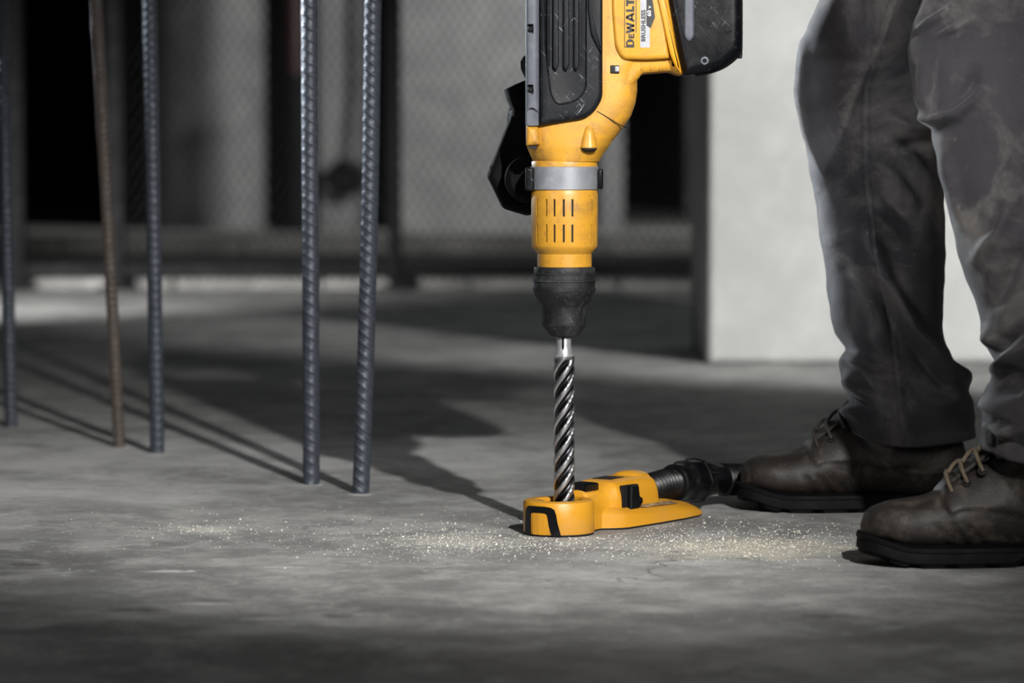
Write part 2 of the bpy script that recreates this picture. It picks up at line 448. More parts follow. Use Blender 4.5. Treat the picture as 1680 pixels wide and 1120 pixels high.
# red standpipe and coiled dark hose on the narrow pier
g = G(484, 380)
t = empty('standpipe', g); tag(t, 'dull red standpipe with black lower section left of the narrow pier', 'pipe')
build('upper_pipe', [lathe((g.x, g.y, 1.05), (0, 0, 1), [(0, .075), (2.4, .075)], 24)], RED, t)
build('lower_pipe', [lathe((g.x, g.y, 0), (0, 0, 1), [(0, .17), (.02, .17), (.03, .11), (1.0, .11), (1.01, .13), (1.07, .13)], 24)], DARKSTEEL, t)
y = far(524, 604, 376)[2] - .09
c = P(566, 292, y)
path = [c + Vector((.11 * math.cos(q * .35), -.012 * math.sin(q * .9), .085 * math.sin(q * .35) - .02 * math.cos(q * .11))) for q in range(60)]
t = build('coiled_cable', [tube(path, .028, 8), tube([c + Vector((.02, .0, .09)), c + Vector((.03, .03, .30)), c + Vector((.05, .05, .62)), c + Vector((.05, .05, 1.6))], .014, 8)], DARKSTEEL)
tag(t, 'dark cable coil hanging from its own drop on the narrow pier', 'cable')

# kerbs
def kerb(py, h, label, x0, x1):
    g = G(300, py); a = P(x0, py, g.y).x; b = P(x1, py, g.y).x
    n = 6; t = empty('kerb', Vector((a, g.y, 0)))
    for i in range(n):
        xa = a + (b - a) * i / n + .006; xb = a + (b - a) * (i + 1) / n - .006
        build('kerb_block', [pillow([Vector((xa, 0)), Vector((xb, 0)), Vector((xb, h)), Vector((xa, h))], g.y, g.y + .16, .008, 2)], KERB, t)
    tag(t, label, 'kerb')
kerb(474, .068, 'low pale kerb along the foot of the mesh fence', 42, 1500)
kerb(416, .10, 'farther low grey kerb beyond the mesh fence', -200, 1600)

# mesh fence
g = G(300, 470); fy = G(300, 474).y - .10
t = empty('mesh_fence', Vector((g.x, fy, 0))); tag(t, 'dark steel mesh fence with upright posts behind the bars', 'fence')
posts = [P(28, 478, fy).x, P(191, 478, fy).x, P(648, 478, fy).x, P(1240, 478, fy).x, P(1900, 478, fy).x]
for i, x in enumerate(posts):
    r = .034 if i != 2 else .026
    build('post', [box((x, fy, 1.05), r * 2, r * 2, 2.1, .006), box((x, fy, .006), .14, .14, .012)], DARKSTEEL, t)
z0 = P(300, 438, fy).z
for a, b in zip(posts, posts[1:]):
    build('rail', [box(((a + b) / 2, fy, z0 - .01), b - a, .03, .045)], DARKSTEEL, t)
    build('rail', [box(((a + b) / 2, fy, 2.06), b - a, .03, .04)], DARKSTEEL, t)
wires = []
pit = .040; xa, xb, za, zb = posts[1], posts[4], .02, 2.05
def wire(p, q, r=.0023):
    p = Vector(p); q = Vector(q); u, v, d = frame(q - p)
    return loft([[c + (u * math.cos(a) + v * math.sin(a)) * r for a in (0, 2.09, 4.19)] for c in (p, q)])
k = 1.6
n = int((xb - xa + (zb - za) / k) / pit) + 2
for i in range(n):
    x0 = xa - (zb - za) / k + i * pit
    p0 = Vector((x0, za)); p1 = Vector((x0 + (zb - za) / k, zb))
    def clip(p, q):
        tt0, tt1 = 0, 1; dx = q.x - p.x
        for lim, sgn in ((xa, 1), (xb, -1)):
            tt = (lim - p.x) / dx
            if dx * sgn > 0: tt0 = max(tt0, tt)
            else: tt1 = min(tt1, tt)
        return (p.lerp(q, tt0), p.lerp(q, tt1)) if tt1 > tt0 else None
    for c in (clip(p0, p1), clip(Vector((p1.x, za)), Vector((p0.x, zb)))):
        if c: wires.append(wire((c[0].x, fy - .018, c[0].y), (c[1].x, fy - .018, c[1].y)))
tag(build('wire_mesh', wires, DARKSTEEL, t, 0), kind='stuff')

# ------------------------------------------------------------------ reinforcing bars
def rebar(px0, py0, px1, py1, rad, pitch, starts, h, mat, label, bend=0.0, seam=.3):
    b = G(px0, py0); top = P(px1, py1, b.y + .01)
    d = (top - b).normalized(); L = 1.25; n = 40; st = pitch / 20; m = int(L / st)
    u = Vector((1, 0, 0)); u = (u - d * u.dot(d)).normalized(); v = d.cross(u)
    rings = []
    for i in range(m + 1):
        s = i * st - .03; c = b + d * s + u * bend * math.sin(math.pi * min(1, max(0, s / .75)))
        ring = []
        for j in range(n):
            a = 2 * math.pi * j / n
            ph = (s / pitch + starts * a / (2 * math.pi)) % 1.0
            rib = 1 - smoothstep(.10, .22, abs(ph - .5))
            edge = min(abs(((a - q + math.pi) % (2 * math.pi)) - math.pi) for q in (seam, seam + math.pi))
            rib *= smoothstep(.12, .5, edge)
            lon = max(0, 1 - edge / .16)
            r = rad + h * rib + h * .8 * min(1, lon * 1.6) + .0004 * noise.noise(Vector((a * 2, s * 60, px0)))
            ring.append(c + (u * math.cos(a) + v * math.sin(a)) * r)
        rings.append(ring)
    o = build('reinforcing_bar', [loft(rings)], mat, None, 60, origin=Vector((b.x, b.y, 0)))
    tag(o, label, 'rebar', 'reinforcing bars standing in the floor')
rebar(592, 809, 612, 0, .0118, .0165, 3, .0022, REBAR, 'nearest dark steel bar, steep ribs, leaning right, closest to the hammer', .003, .1)
rebar(511, 794, 508, 0, .0122, .0185, 2, .0019, REBAR, 'brightest blue-grey steel bar with wide shallow ribs, upright', 0, .2)
rebar(258, 743, 246, 0, .0112, .0155, -3, .0021, REBAR, 'upright blue-grey bar right beside the rusty brown bar', 0, .2)
rebar(196, 733, 158, 0, .0098, .0125, -3, .0017, RUST, 'rusty brown bar leaning left at its top', 0, .5)
rebar(18, 700, 3, 0, .0110, .0150, -3, .0019, REBAR, 'blurred dark bar at the far left edge of the frame', 0, .2)

# ------------------------------------------------------------------ the rotary hammer
tool = empty('rotary_hammer', Vector((0, 0, P(926, 551).z)))
tag(tool, 'yellow and black cordless rotary hammer held upright over the nozzle', 'power tool')
AX = 926
def zz(py): return P(AX, py).z
def turned(name, prof, mat, n=80, cx=AX):
    return build(name, [lathe((P(cx, 500).x, 0, 0), (0, 0, 1), [(zz(py), r * S) for py, r in prof], n)], mat, tool)
def rrect(py, L, Rr, b, e, n=96, yc=0):
    a = P(L, py).x; c = P(Rr, py).x; z = zz(py); cx = (a + c) / 2; hx = (c - a) / 2
    out = []
    for j in range(n):
        th = 2 * math.pi * (j + .5) / n; cs, sn = math.cos(th), math.sin(th)
        out.append(Vector((cx + hx * math.copysign(abs(cs) ** (2 / e), cs), yc + b * math.copysign(abs(sn) ** (2 / e), sn), z)))
    return out
# yellow gear housing with the curved bridge to the battery foot
secs = [(265, 876, 983, .0465, 2.0), (261, 873, 985, .047, 2.1), (250, 868, 992, .0475, 2.4), (242, 865, 998, .048, 2.7), (232, 863, 1004, .048, 3.0), (220, 863, 1014, .048, 3.3),
        (207, 863, 1024, .048, 3.6), (190, 863, 1035, .048, 3.8), (170, 863, 1042, .048, 4), (150, 863, 1045, .048, 4), (135, 863, 1045, .048, 4), (120, 863, 1047, .048, 4), (100, 863, 1060, .047, 4), (60, 863, 1060, .047, 4), (-260, 863, 1060, .047, 4)]
fine = []
for a, b in zip(secs, secs[1:]):
    m = 4 if a[0] > 100 else 1
    for j in range(m): fine.append(tuple(p + (q - p) * j / m for p, q in zip(a, b)))
fine.append(secs[-1])
build('gear_housing', [loft([rrect(*s) for s in fine])], YELLOW, tool, 40)
# groove between the gear housing and the bridge
def on_front(px, py, y): v = P(px, py); return Vector((v.x, y, v.z))
build('seam', [tube([on_front(978, 183, -.0478), on_front(990, 190, -.0477), on_front(1008, 201, -.0462), on_front(1020, 207, -.038), on_front(1026, 209, -.022)], .0007, 6)], DARK, tool)
# black side cover
cover = round_poly(QP([(885, -260), (987, -260), (987, 163), (974, 184), (958, 196), (885, 207)]), [0, 0, .03, .012, .012, .004], 6)
cov = build('side_cover', [pillow(cover, -.0585, .045, .008, 4)], BLACK, tool)
rec = round_poly(QP([(890, -300), (962, -300), (961, 150), (944, 169), (912, 175), (901, 155), (892, 70)]), .012, 5)
cut(cov, [pillow(rec, -.08, -.0505, .004, 3)])
for x0, x1 in ((897, 901), (907, 915), (924, 932), (941, 948)):
    build('cover_rib', [pillow(round_poly(QP([(x0, -260), (x1, -260), (x1 + 1, 108), ((x0 + x1) / 2, 119), (x0 - 1, 112)]), .002, 3), -.0575, -.048, .0022, 3)], BLACK, tool)
build('grip_pad', [pillow(round_poly(QP([(960, -260), (987, -260), (986.5, 92), (979, 84), (967, 60), (962, 20)]), .006, 4), -.0625, -.05, .005, 4)], BLACK, tool)
# rounded corner rail with its screw pockets
rl = build('corner_rail', [pillow(round_poly(QP([(862.5, -260), (884, -260), (884, 207), (862.5, 207)]), .003, 3), -.060, .06, .0078, 8)], RAIL, tool)
cut(rl, [box((P(870, py).x, -.060, zz(py)), .0085, .02, .0135, .0015) for py in (50, 148, -60)] + [pillow(round_poly(QP([(864, 215), (864, 182), (873, 176), (883, 184), (883, 215)]), .004, 4), -.08, -.0545, .001, 2)])
for py in (50, 148):
    build('screw', [lathe((P(870.5, py).x, -.0515, zz(py)), (0, -1, 0), [(0, .0034), (.003, .0034), (.0035, .0028)], 16)], DARKSTEEL, tool)
# yellow screw bosses under the cover
def boss(px, p0, p1, r0, r1, y):
    prof = [(zz(p0), .4 * S), (zz(p0 + 3), r0 * S * .7)] + [(zz(p0 + (p1 - p0) * q), (r0 + (r1 - r0) * q ** .7) * S) for q in (.2, .45, .7, .9)] + [(zz(p1), r1 * S), (zz(p1 + 1.5), r1 * .9 * S)]
    b = build('screw_boss', [lathe((P(px, 220).x, y, 0), (0, 0, 1), prof, 28)], YELLOW, tool)
    build('boss_hole_shade', [lathe((P(px, 220).x, y, 0), (0, 0, 1), [(zz(p1 + 1), r1 * .93 * S), (zz(p1 + 4), r1 * .9 * S), (zz(p1 + 6.5), r1 * .6 * S)], 20)], DARK, b)  # solid dark piece for the hole and the shade beneath the boss
boss(965, 203, 242, 4, 14, -.0455)
sb = pillow(round_poly(QP([(863, 208), (882, 208), (886, 238), (863, 240)]), .003, 3), -.058, -.01, .008, 4)
b = build('screw_boss', [sb], YELLOW, tool)
build('boss_hole_shade', [box((P(874, 242).x, -.047, zz(242)), .011, .012, .004)], DARK, b)  # same dark stand-in under the corner boss
# steel collar, barrel, chuck
turned('neck_ring', [(276, 53), (266, 54), (264, 53)], YELLOW)
turned('clamp_collar', [(311, 54), (310.5, 55.5), (274, 55.5), (273, 54.5)], COLLAR)
brl = turned('barrel', [(438, 43), (437, 44.5), (416, 44.5), (414, 46), (411, 48), (405, 53.5), (402, 54), (345, 54.5), (318, 54.5), (313, 53.5), (309, 52)], YELLOW, 128)
cx = P(AX, 500).x
cuts = []
for px in (896, 909, 924, 938, 970, 976.5, 881):
    an = math.asin(max(-1, min(1, (px - AX) / 54.2)))
    c = Vector((cx + math.sin(an) * 54 * S, -math.cos(an) * 54 * S, 0)); tdir = Vector((math.cos(an), math.sin(an), 0)); nd = Vector((math.sin(an), -math.cos(an), 0))
    for p0, p1 in ((326, 354), (367, 396)):
        hw = .00145
        rings = []
        for dep in (.006, -.007):
            q = c + nd * dep
            rings.append([q - tdir * hw + Vector((0, 0, zz(p0))), q + tdir * hw + Vector((0, 0, zz(p0))), q + tdir * hw + Vector((0, 0, zz(p1))), q - tdir * hw + Vector((0, 0, zz(p1)))])
        cuts.append(loft(rings))
cut(brl, cuts)
turned('slot_shade_core', [(400, 51.6), (322, 51.6)], DARK, 48)  # dark core set just behind the slots, stands in for shade in their depth
chuck = [(551, 17), (551, 21), (548, 25), (540, 31), (534, 36.5), (532, 37.2), (529.5, 37.2), (529, 36), (504, 36.5), (500, 38), (494, 43), (487, 47.5), (479, 50.5), (476, 51.2), (473.5, 51.8), (471.5, 51.8), (471, 50.2), (462, 50.2),
         (461.5, 51.8), (458, 51.8), (457.5, 50), (450, 50), (449.5, 51.2), (447.5, 51.2), (447, 50), (440, 50.4), (438, 49.6), (437, 46)]
turned('chuck_sleeve', chuck, RUBBER)
turned('dust_cap', [(553, 12.5), (551.5, 15), (549, 17)], DARK, 40)
# side handle: clamp, flange, grip reaching back behind the tool
hs = P(872, 292, .0); hs = Vector((hs.x, -.004, hs.z)); hd = Vector((-.16, .987, 0)).normalized()
build('handle_clamp', [pillow(round_poly(QP([(862, 274), (876, 274), (876, 313), (862, 313)]), .004, 4), -.026, .03, .004, 4)], GLOSS, tool)
build('clamp_bolt', [pillow(round_poly(QP([(980, 277), (989, 277), (989, 310), (980, 310)]), .003, 3), -.018, .018, .003, 3)], GLOSS, tool)
hc = P(866, 294, .045)
build('side_handle', [lathe(hc, hd, [(-.012, .010), (-.010, .026), (-.004, .0325), (0, .0335), (.004, .032), (.006, .027), (.012, .024), (.02, .0195), (.05, .0185), (.09, .0195), (.115, .019), (.125, .022), (.132, .024), (.14, .021), (.144, .012)], 40)], HANDLE, tool)
# battery foot with its badge
foot = round_poly(QP([(980, -200), (1085, -200), (1090, -60), (1112, 108), (1117, 125), (1106, 122), (1098, 118.5), (1052, 122), (1046, 130), (1030, 150), (980, 150)]), [0, 0, .0, .004, .003, .004, .006, .008, .008, .02, .0], 4)
build('battery_foot', [pillow(foot, -.0415, .0415, .010, 5)], YELLOW, tool, 40)
face = round_poly(QP([(1001, -200), (1079, -200), (1082, -40), (1096, 98), (1058, 100), (1020, 99), (1008, 80), (1003, 20)]), [0, 0, .002, .004, .004, .008, .01, .01], 4)
FY = -.0545
build('badge_panel', [pillow(face, FY, -.02, .006, 4)], YELLOW, tool, 40)
strip = round_poly(QP([(1066, -110), (1084, -110), (1088, 0), (1113, 110), (1116, 125), (1106, 113), (1096, 90), (1076, 0)]), .003, 3)
build('edge_flange', [pillow(strip, -.061, .05, .004, 4)], YELLOW2, tool, 40)
for px in (1051, 1066, 1081):
    build('foot_rib', [box((P(px, 110).x, -.0412, zz(110)), .0016, .004, .010, .0006)], YELLOW, tool)
lw = build('latch_window', [box((P(1007, 115).x, -.0474, zz(115)), 14.5 * S, .004, 13 * S, .001)], DARK, tool)
build('latch', [box((P(1010.5, 114.5).x, -.0496, zz(114.5)), 7 * S, .003, 9 * S, .001)], SILVER, lw)
# battery
bat = round_poly(QP([(1081, -200), (1213, -200), (1213, 74), (1207, 92), (1186, 110), (1163, 119), (1118, 126), (1112, 100), (1092, 0)]), [.0, .0, .03, .02, .02, .02, .006, .002, .01], 5)
bt = build('battery_pack', [pillow(bat, -.046, .046, .013, 6)], GLOSS, tool, 50)
build('battery_rib', [pillow(round_poly(QP([(1120, -200), (1136, -200), (1136, 62), (1128, 72), (1120, 62)]), .006, 5), -.051, -.04, .0045, 4)], RAIL, bt)
for k, y in enumerate((-.030, -.019, -.008, .006)):
    pts = [(1213.4, -200), (1213.4, 72), (1210, 86), (1204, 97), (1186, 110.5), (1165, 118.5), (1140, 122)]
    build('battery_ridge', [tube(catmull([Vector((P(*p).x, y, P(*p).z)) for p in pts], 6), .0022, 8)], GLOSS, bt)
build('battery_screw', [lathe((P(1153, 101).x, -.0455, zz(101)), (0, -1, 0), [(0, .0055), (.0012, .0055), (.0014, .0035), (.0004, .0028)], 20)], RAIL, bt)
# lettering on the badge panel: reads upward, letter tops to the left
PL = FY - .0003
def flat(name, polys, mat, parent, y=PL, th=.0006):
    parts = []
    for p in polys:
        q = [P(*k) for k in p]
        parts.append(loft([[Vector((v.x, y, v.z)) for v in q], [Vector((v.x, y + th, v.z)) for v in q]]))
    return build(name, parts, mat, parent, 0)
def letter(strokes, y0, y1, xt, xb):
    """strokes are convex polygons in a unit box: u along the word, v up the letter"""
    return [[(xb + (xt - xb) * v, y0 + (y1 - y0) * u) for u, v in s] for s in strokes]
Dl = [[(0, 0), (.36, 0), (.36, 1), (0, 1)], [(.36, .8), (.62, .8), (.66, 1), (.36, 1)], [(.36, 0), (.66, 0), (.62, .2), (.36, .2)], [(.62, .8), (.66, .72), (1, .74), (.66, 1)], [(.66, .28), (.62, .2), (.66, 0), (1, .26)], [(.66, .28), (1, .26), (1, .74), (.66, .72)]]
El = [[(0, 0), (.4, 0), (.4, 1), (0, 1)], [(.4, .76), (1, .76), (1, 1), (.4, 1)], [(.4, .4), (.85, .4), (.85, .62), (.4, .62)], [(.4, 0), (1, 0), (1, .24), (.4, .24)]]
Wl = [[(0, 1), (.24, 1), (.40, 0), (.20, 0)], [(.20, 0), (.40, 0), (.60, .9), (.42, .9)], [(.42, .9), (.60, .9), (.80, 0), (.60, 0)], [(.60, 0), (.80, 0), (1, 1), (.80, 1)]]
Al = [[(0, 0), (.26, 0), (.62, 1), (.36, 1)], [(.74, 0), (1, 0), (.64, 1), (.40, 1)], [(.2, .18), (.8, .18), (.74, .4), (.26, .4)]]
Ll = [[(0, 0), (.42, 0), (.42, 1), (0, 1)], [(.42, 0), (1, 0), (1, .26), (.42, .26)]]
Tl = [[(0, .74), (1, .74), (1, 1), (0, 1)], [(.3, 0), (.7, 0), (.7, .74), (.3, .74)]]
word = []
for l, a, b, t_ in ((Dl, 80, 66.5, 1025), (El, 65, 57.5, 1029), (Wl, 57.5, 39, 1025), (Al, 39, 23, 1025), (Ll, 22, 12.5, 1025), (Tl, 13, 0, 1025)):
    word += letter(l, a, b, t_, 1038.2)
word += [[(1022, 80), (1023.2, 80), (1023.2, -3), (1022, -3)], [(1040.6, 56), (1041.8, 56), (1041.8, -3), (1040.6, -3)], [(1022, 80), (1024.5, 80), (1024.5, 78.6), (1022, 78.6)]]
flat('badge_lettering', word, INK, tool)
pl = flat('silver_plate', [[(1048, 80), (1048, -12), (1060, -12), (1060, 46), (1063.5, 48), (1063.5, 80)]], SILVER, tool)
flat('voltage_shield', [[(1058, -12), (1066, -12), (1067.5, 0), (1072, 31), (1065, 48.5), (1058, 44.5)]], INK, pl, PL - .0003)
def text(name, s, px, py, size, mat, parent, y, bold=0.0, sx=1.0):
    cu = bpy.data.curves.new(name, 'FONT'); cu.body = s; cu.size = 1; cu.offset = bold; cu.resolution_u = 3; cu.extrude = .02
    to = bpy.data.objects.new(name, cu); C.objects.link(to); bpy.context.view_layer.update()
    me = evaluated(to); bpy.data.objects.remove(to)
    o3 = P(px, py); off = wloc(parent)
    for v in me.vertices:
        u, w_, d = v.co; v.co = Vector((o3.x - w_ * size * S, y - d * size * S * .3, o3.z + u * size * S * sx)) - off
    return link(name, me, mat, parent, 0)
text('plate_lettering', 'BRUSHLESS', 1056, 70.5, 9.2, INK, pl, PL - .0005, .03, 1.12)
text('voltage_lettering', '60', 1065.3, 29.5, 8.6, WHITE, pl, PL - .0007, .02, 1.15)
text('voltage_lettering', 'V', 1065.3, 16.5, 5.6, WHITE, pl, PL - .0007, .02, 1.1)
# top handle, above the frame
tp = lambda px, py, y=0: Vector((P(px, py).x, y, P(px, py).z))
build('rear_handle', [tube(catmull([tp(880, -250), tp(878, -330), tp(900, -385), tp(960, -395), tp(1025, -380), tp(1045, -320), tp(1045, -240)], 8), .02, 16)], BLACK, tool)

# ------------------------------------------------------------------ drill bit
b0 = -.012; zs = zz(584)
n = 72; LEAD = 120 * S; rings = []
steps = int((zs + .03) / .0022)
for i in range(steps + 1):
    z = b0 + (zs - b0) * i / steps
    ring = []
    fade = smoothstep(0, .010, zs - z)
    for j in range(n):
        a = 2 * math.pi * j / n
        ph = ((a - 2 * math.pi * z / LEAD) * 4 / (2 * math.pi)) % 1.0
        # land, then a deep round flute
        if ph < .42: r = 17.6 - .5 * (ph / .42)
        else:
            q = (ph - .42) / .58; r = 17.2 - 6.0 * math.sin(math.pi * q) ** .6 
        r = 17.0 + (r - 17.0) * fade if fade < 1 else r
        ring.append(Vector((P(925.5, 700).x + r * S * math.cos(a), r * S * math.sin(a), z)))
    rings.append(ring)
o = build('drill_bit', [loft(rings)], BIT, None, 50, origin=Vector((P(925.5, 700).x, 0, 0)))
tag(o, 'long steel masonry drill bit with spiral flutes standing inside the nozzle ring', 'drill bit')
build('shank', [lathe((P(925, 560).x, 0, 0), (0, 0, 1), [(zz(585), 17 * S), (zz(583), 16.0 * S), (zz(577), 13 * S), (zz(568), 12 * S), (zz(535), 12 * S)], 48)], SHANK, o)
build('shank_groove', [pillow(round_poly(QP([(921.5, 548), (925.5, 548), (925.5, 572), (923.5, 575), (921.5, 572)]), .001, 3), -12.5 * S, -9 * S, .0008, 2)], DARKSTEEL, o)

# ------------------------------------------------------------------ dust nozzle
PH = R(58); ea = Vector((math.cos(PH), math.sin(PH), 0)); eb = Vector((math.sin(PH), -math.cos(PH), 0))
rc = Vector((P(917, 700).x, 0, 0))
noz = empty('dust_extraction_nozzle', rc.copy()); tag(noz, 'yellow dust extraction nozzle lying on the floor around the drill bit', 'nozzle')
def NL(a, b, z): return rc + ea * a + eb * b + Vector((0, 0, z))
RO, HR = 58.6 * S, .0490
build('ring', [lathe(rc, (0, 0, 1), [(.0025, RO - .001), (.004, RO), (HR - .005, RO), (HR - .0015, RO - .0018), (HR, RO - .005), (HR, RO - .017), (HR - .004, RO - .0185), (.004, RO - .0185), (.0025, RO - .016)], 96, False)], YELLOW2, noz)
build('gasket', [lathe(rc, (0, 0, 1), [(0, RO - .001), (.003, RO - .0005), (.003, RO - .016), (0, RO - .016)], 64, False)], DARK, noz)
build('ring_floor', [lathe(rc + Vector((0, 0, .004)), (0, 0, 1), [(0, RO - .018), (.003, RO - .018)], 48)], DARK, noz)
# inner lip on the left
rings = []
for i in range(17):
    an = R(150 + 75 * i / 16); d = Vector((math.cos(an), math.sin(an), 0)); tt = math.sin(math.pi * i / 16)
    rings.append([rc + d * (RO - .016) + Vector((0, 0, HR - .001)), rc + d * (RO - .016 - .013 * tt) + Vector((0, 0, HR - .001)), rc + d * (RO - .016 - .013 * tt) + Vector((0, 0, HR - .014)), rc + d * (RO - .016) + Vector((0, 0, HR - .014))])
build('inner_lip', [loft(rings)], YELLOW2, noz, 40)
# black arch trim on the front of the ring
def cyl(ang, z, r): return rc + Vector((math.sin(R(ang)) * r, -math.cos(R(ang)) * r, z))
H_ = HR
inner = [(-52, .001), (-52, .010), (-52, .020), (-52, .028), (-51.5, .0315), (-50, .0335), (-44, .0342), (-36, .0342), (-28, .0342), (-22, .0335), (-19.5, .031), (-18.5, .026), (-17, .018), (-14.5, .009), (-12, .001)]
outer = [(-69, .001), (-68, .012), (-67, .024), (-66, .034), (-63, .0395), (-58, .0425), (-46, .0432), (-36, .0432), (-24, .0432), (-14, .042), (-8, .039), (-5, .032), (-3, .021), (0, .011), (3, .001)]
rings = []
for (ai, zi), (ao, zo) in zip(inner, outer):
    rings.append([cyl(ai, zi, RO - .001), cyl(ai, zi, RO + .0012), cyl(ao, zo, RO + .0012), cyl(ao, zo, RO - .001)])
build('arch_trim', [loft(rings)], GLOSS, noz, 30)
rings = [[cyl(a_, .003, RO - .001), cyl(a_, .003, RO + .0006), cyl(a_, .031, RO + .0006), cyl(a_, .031, RO - .001)] for a_ in (-47, -41, -36)]
build('window_panel', [loft(rings)], YELLOW2, noz, 30)
rings = [[cyl(a_, .003, RO - .001), cyl(a_, .003, RO + .0006), cyl(a_, .031, RO + .0006), cyl(a_, .031, RO - .001)] for a_ in (-35, -28, -22)]
build('window_panel', [loft(rings)], YELLOW2, noz, 30)
# body
def nsec(a, w_, h, e=3.2, n=48, z0=.003, b0=0.0):
    out = []
    for j in range(n):
        th = math.pi * j / (n - 1); cs, sn = math.cos(th), math.sin(th)
        out.append(NL(a, b0 + w_ * math.copysign(abs(cs) ** (2 / e), cs), z0 + (h - z0) * abs(sn) ** (2 / e)))
    return out
bs = [(.040, .034, .047, 4), (.052, .0325, .050, 3.6), (.064, .0315, .0525, 3.2), (.076, .032, .0545, 3), (.088, .0345, .058, 3), (.097, .038, .063, 3.4), (.104, .0402, .0670, 4.2), (.125, .0408, .0680, 4.4), (.175, .0405, .0685, 4.2), (.208, .0395, .068, 4), (.219, .0385, .067, 4), (.224, .036, .0645, 3.6)]
bs2 = []
for p, q in zip(bs, bs[1:]):
    for j in range(3): bs2.append(tuple(x + (y - x) * j / 3 for x, y in zip(p, q)))
bs2.append(bs[-1])
build('body', [loft([nsec(*s) for s in bs2])], YELLOW2, noz, 40)
# hump over the hose socket
build('hump', [loft([[NL(a_, w_ * math.cos(math.pi * j / 23), .058 + (h_ - .058) * math.sin(math.pi * j / 23) ** .7) for j in range(24)] for a_, w_, h_ in ((.172, .010, .060), (.180, .022, .0722), (.194, .025, .0742), (.218, .025, .0733), (.225, .022, .070))])], YELLOW2, noz, 50)
# flared foot plate
def plate(sgn):
    pts = [(.060, .024, .026), (.074, .040, .027), (.086, .052, .0265), (.100, .0575, .0255), (.160, .0625, .0225), (.25, .066, .0185), (.298, .064, .0145), (.322, .055, .0105)]
    rings = []
    for a_, b_, h_ in pts:
        inz = h_ + .011 * smoothstep(.06, .11, a_) * (1 - .4 * smoothstep(.25, .32, a_))
        rings.append([NL(a_, sgn * .005, .003), NL(a_, sgn * b_, .003), NL(a_, sgn * (b_ - .001), h_ - .0045), NL(a_, sgn * (b_ - .0022), h_ - .0032), NL(a_, sgn * (b_ - .010), h_ + .0008), NL(a_, sgn * .030 if b_ > .034 else sgn * b_ * .5, inz), NL(a_, sgn * .005, inz)])
    build('foot_plate', [loft(rings)], YELLOW2, noz, 28)
    g2 = [[NL(a_, sgn * .005, 0), NL(a_, sgn * (b_ - .001), 0), NL(a_, sgn * (b_ - .001), .0032), NL(a_, sgn * .005, .0032)] for a_, b_, h_ in pts]
    build('gasket', [loft(g2)], DARK, noz, 28)
plate(1); plate(-1)
# dark wear label on the plate and on the top
def decal(name, pts, mat, th=.0006):
    v = [NL(*p) for p in pts]; return build(name, [loft([v, [q + Vector((0, 0, th)) for q in v]])], mat, noz, 0)
WEAR = worn('scuffed_label', hexc(120, 96, 66), hexc(206, 190, 170), .9, 60, .5, fine=180)
decal('label', [(.150, .0505, .0268), (.255, .050, .0232), (.255, .0385, .0262), (.150, .042, .0290)], WEAR)
# black button on its pedestal
build('pedestal', [loft([[NL(a_, w_ * math.cos(math.pi * j / 19), .044 + (h_ - .044) * math.sin(math.pi * j / 19) ** .45) for j in range(20)] for a_, w_, h_ in ((.046, .017, .052), (.05, .0185, .0575), (.085, .0185, .0575), (.1, .016, .055))])], YELLOW2, noz, 40)
def local_box(a0, a1, b0, b1, z0, z1, bev=.002):
    c = [(a0 + bev, b0 + bev), (a1 - bev, b0 + bev), (a1 - bev, b1 - bev), (a0 + bev, b1 - bev)]
    c2 = [(a0, b0), (a1, b0), (a1, b1), (a0, b1)]
    return loft([[NL(a, b, z0) for a, b in c2], [NL(a, b, z1 - bev) for a, b in c2], [NL(a, b, z1) for a, b in c]])
bn = build('release_button', [local_box(.050, .086, -.0145, .0145, .056, .0665)], GLOSS, noz, 20)
for k in range(3): build('button_rib', [local_box(.056 + k * .009, .060 + k * .009, -.012, .012, .066, .0675, .0006)], GLOSS, bn, 20)
lb = build('label', [local_box(.118, .160, -.016, .016, .0660, .0686, .0012)], DARK, noz, 20)
# black slider on the near side
sl = build('lock_slider', [loft([[NL(a_, b_, z_) for a_, b_, z_ in ((.108, y_, .026), (.152, y_, .026), (.153, y_, .060), (.110, y_, .061))] for y_ in (.036, .0418)])], DARK, noz, 20)
build('slider_knob', [loft([[NL(a_, b_, z_) for a_, b_, z_ in ((.121 + k, y_, .025 + k), (.146 - k, y_, .025 + k), (.156 - k, y_, .034), (.155 - k, y_, .040), (.147 - k, y_, .043), (.144 - k, y_, .059 - k), (.122 + k, y_, .0595 - k))] for y_, k in ((.040, 0), (.0465, 0), (.049, .0018))])], GLOSS, sl, 25)

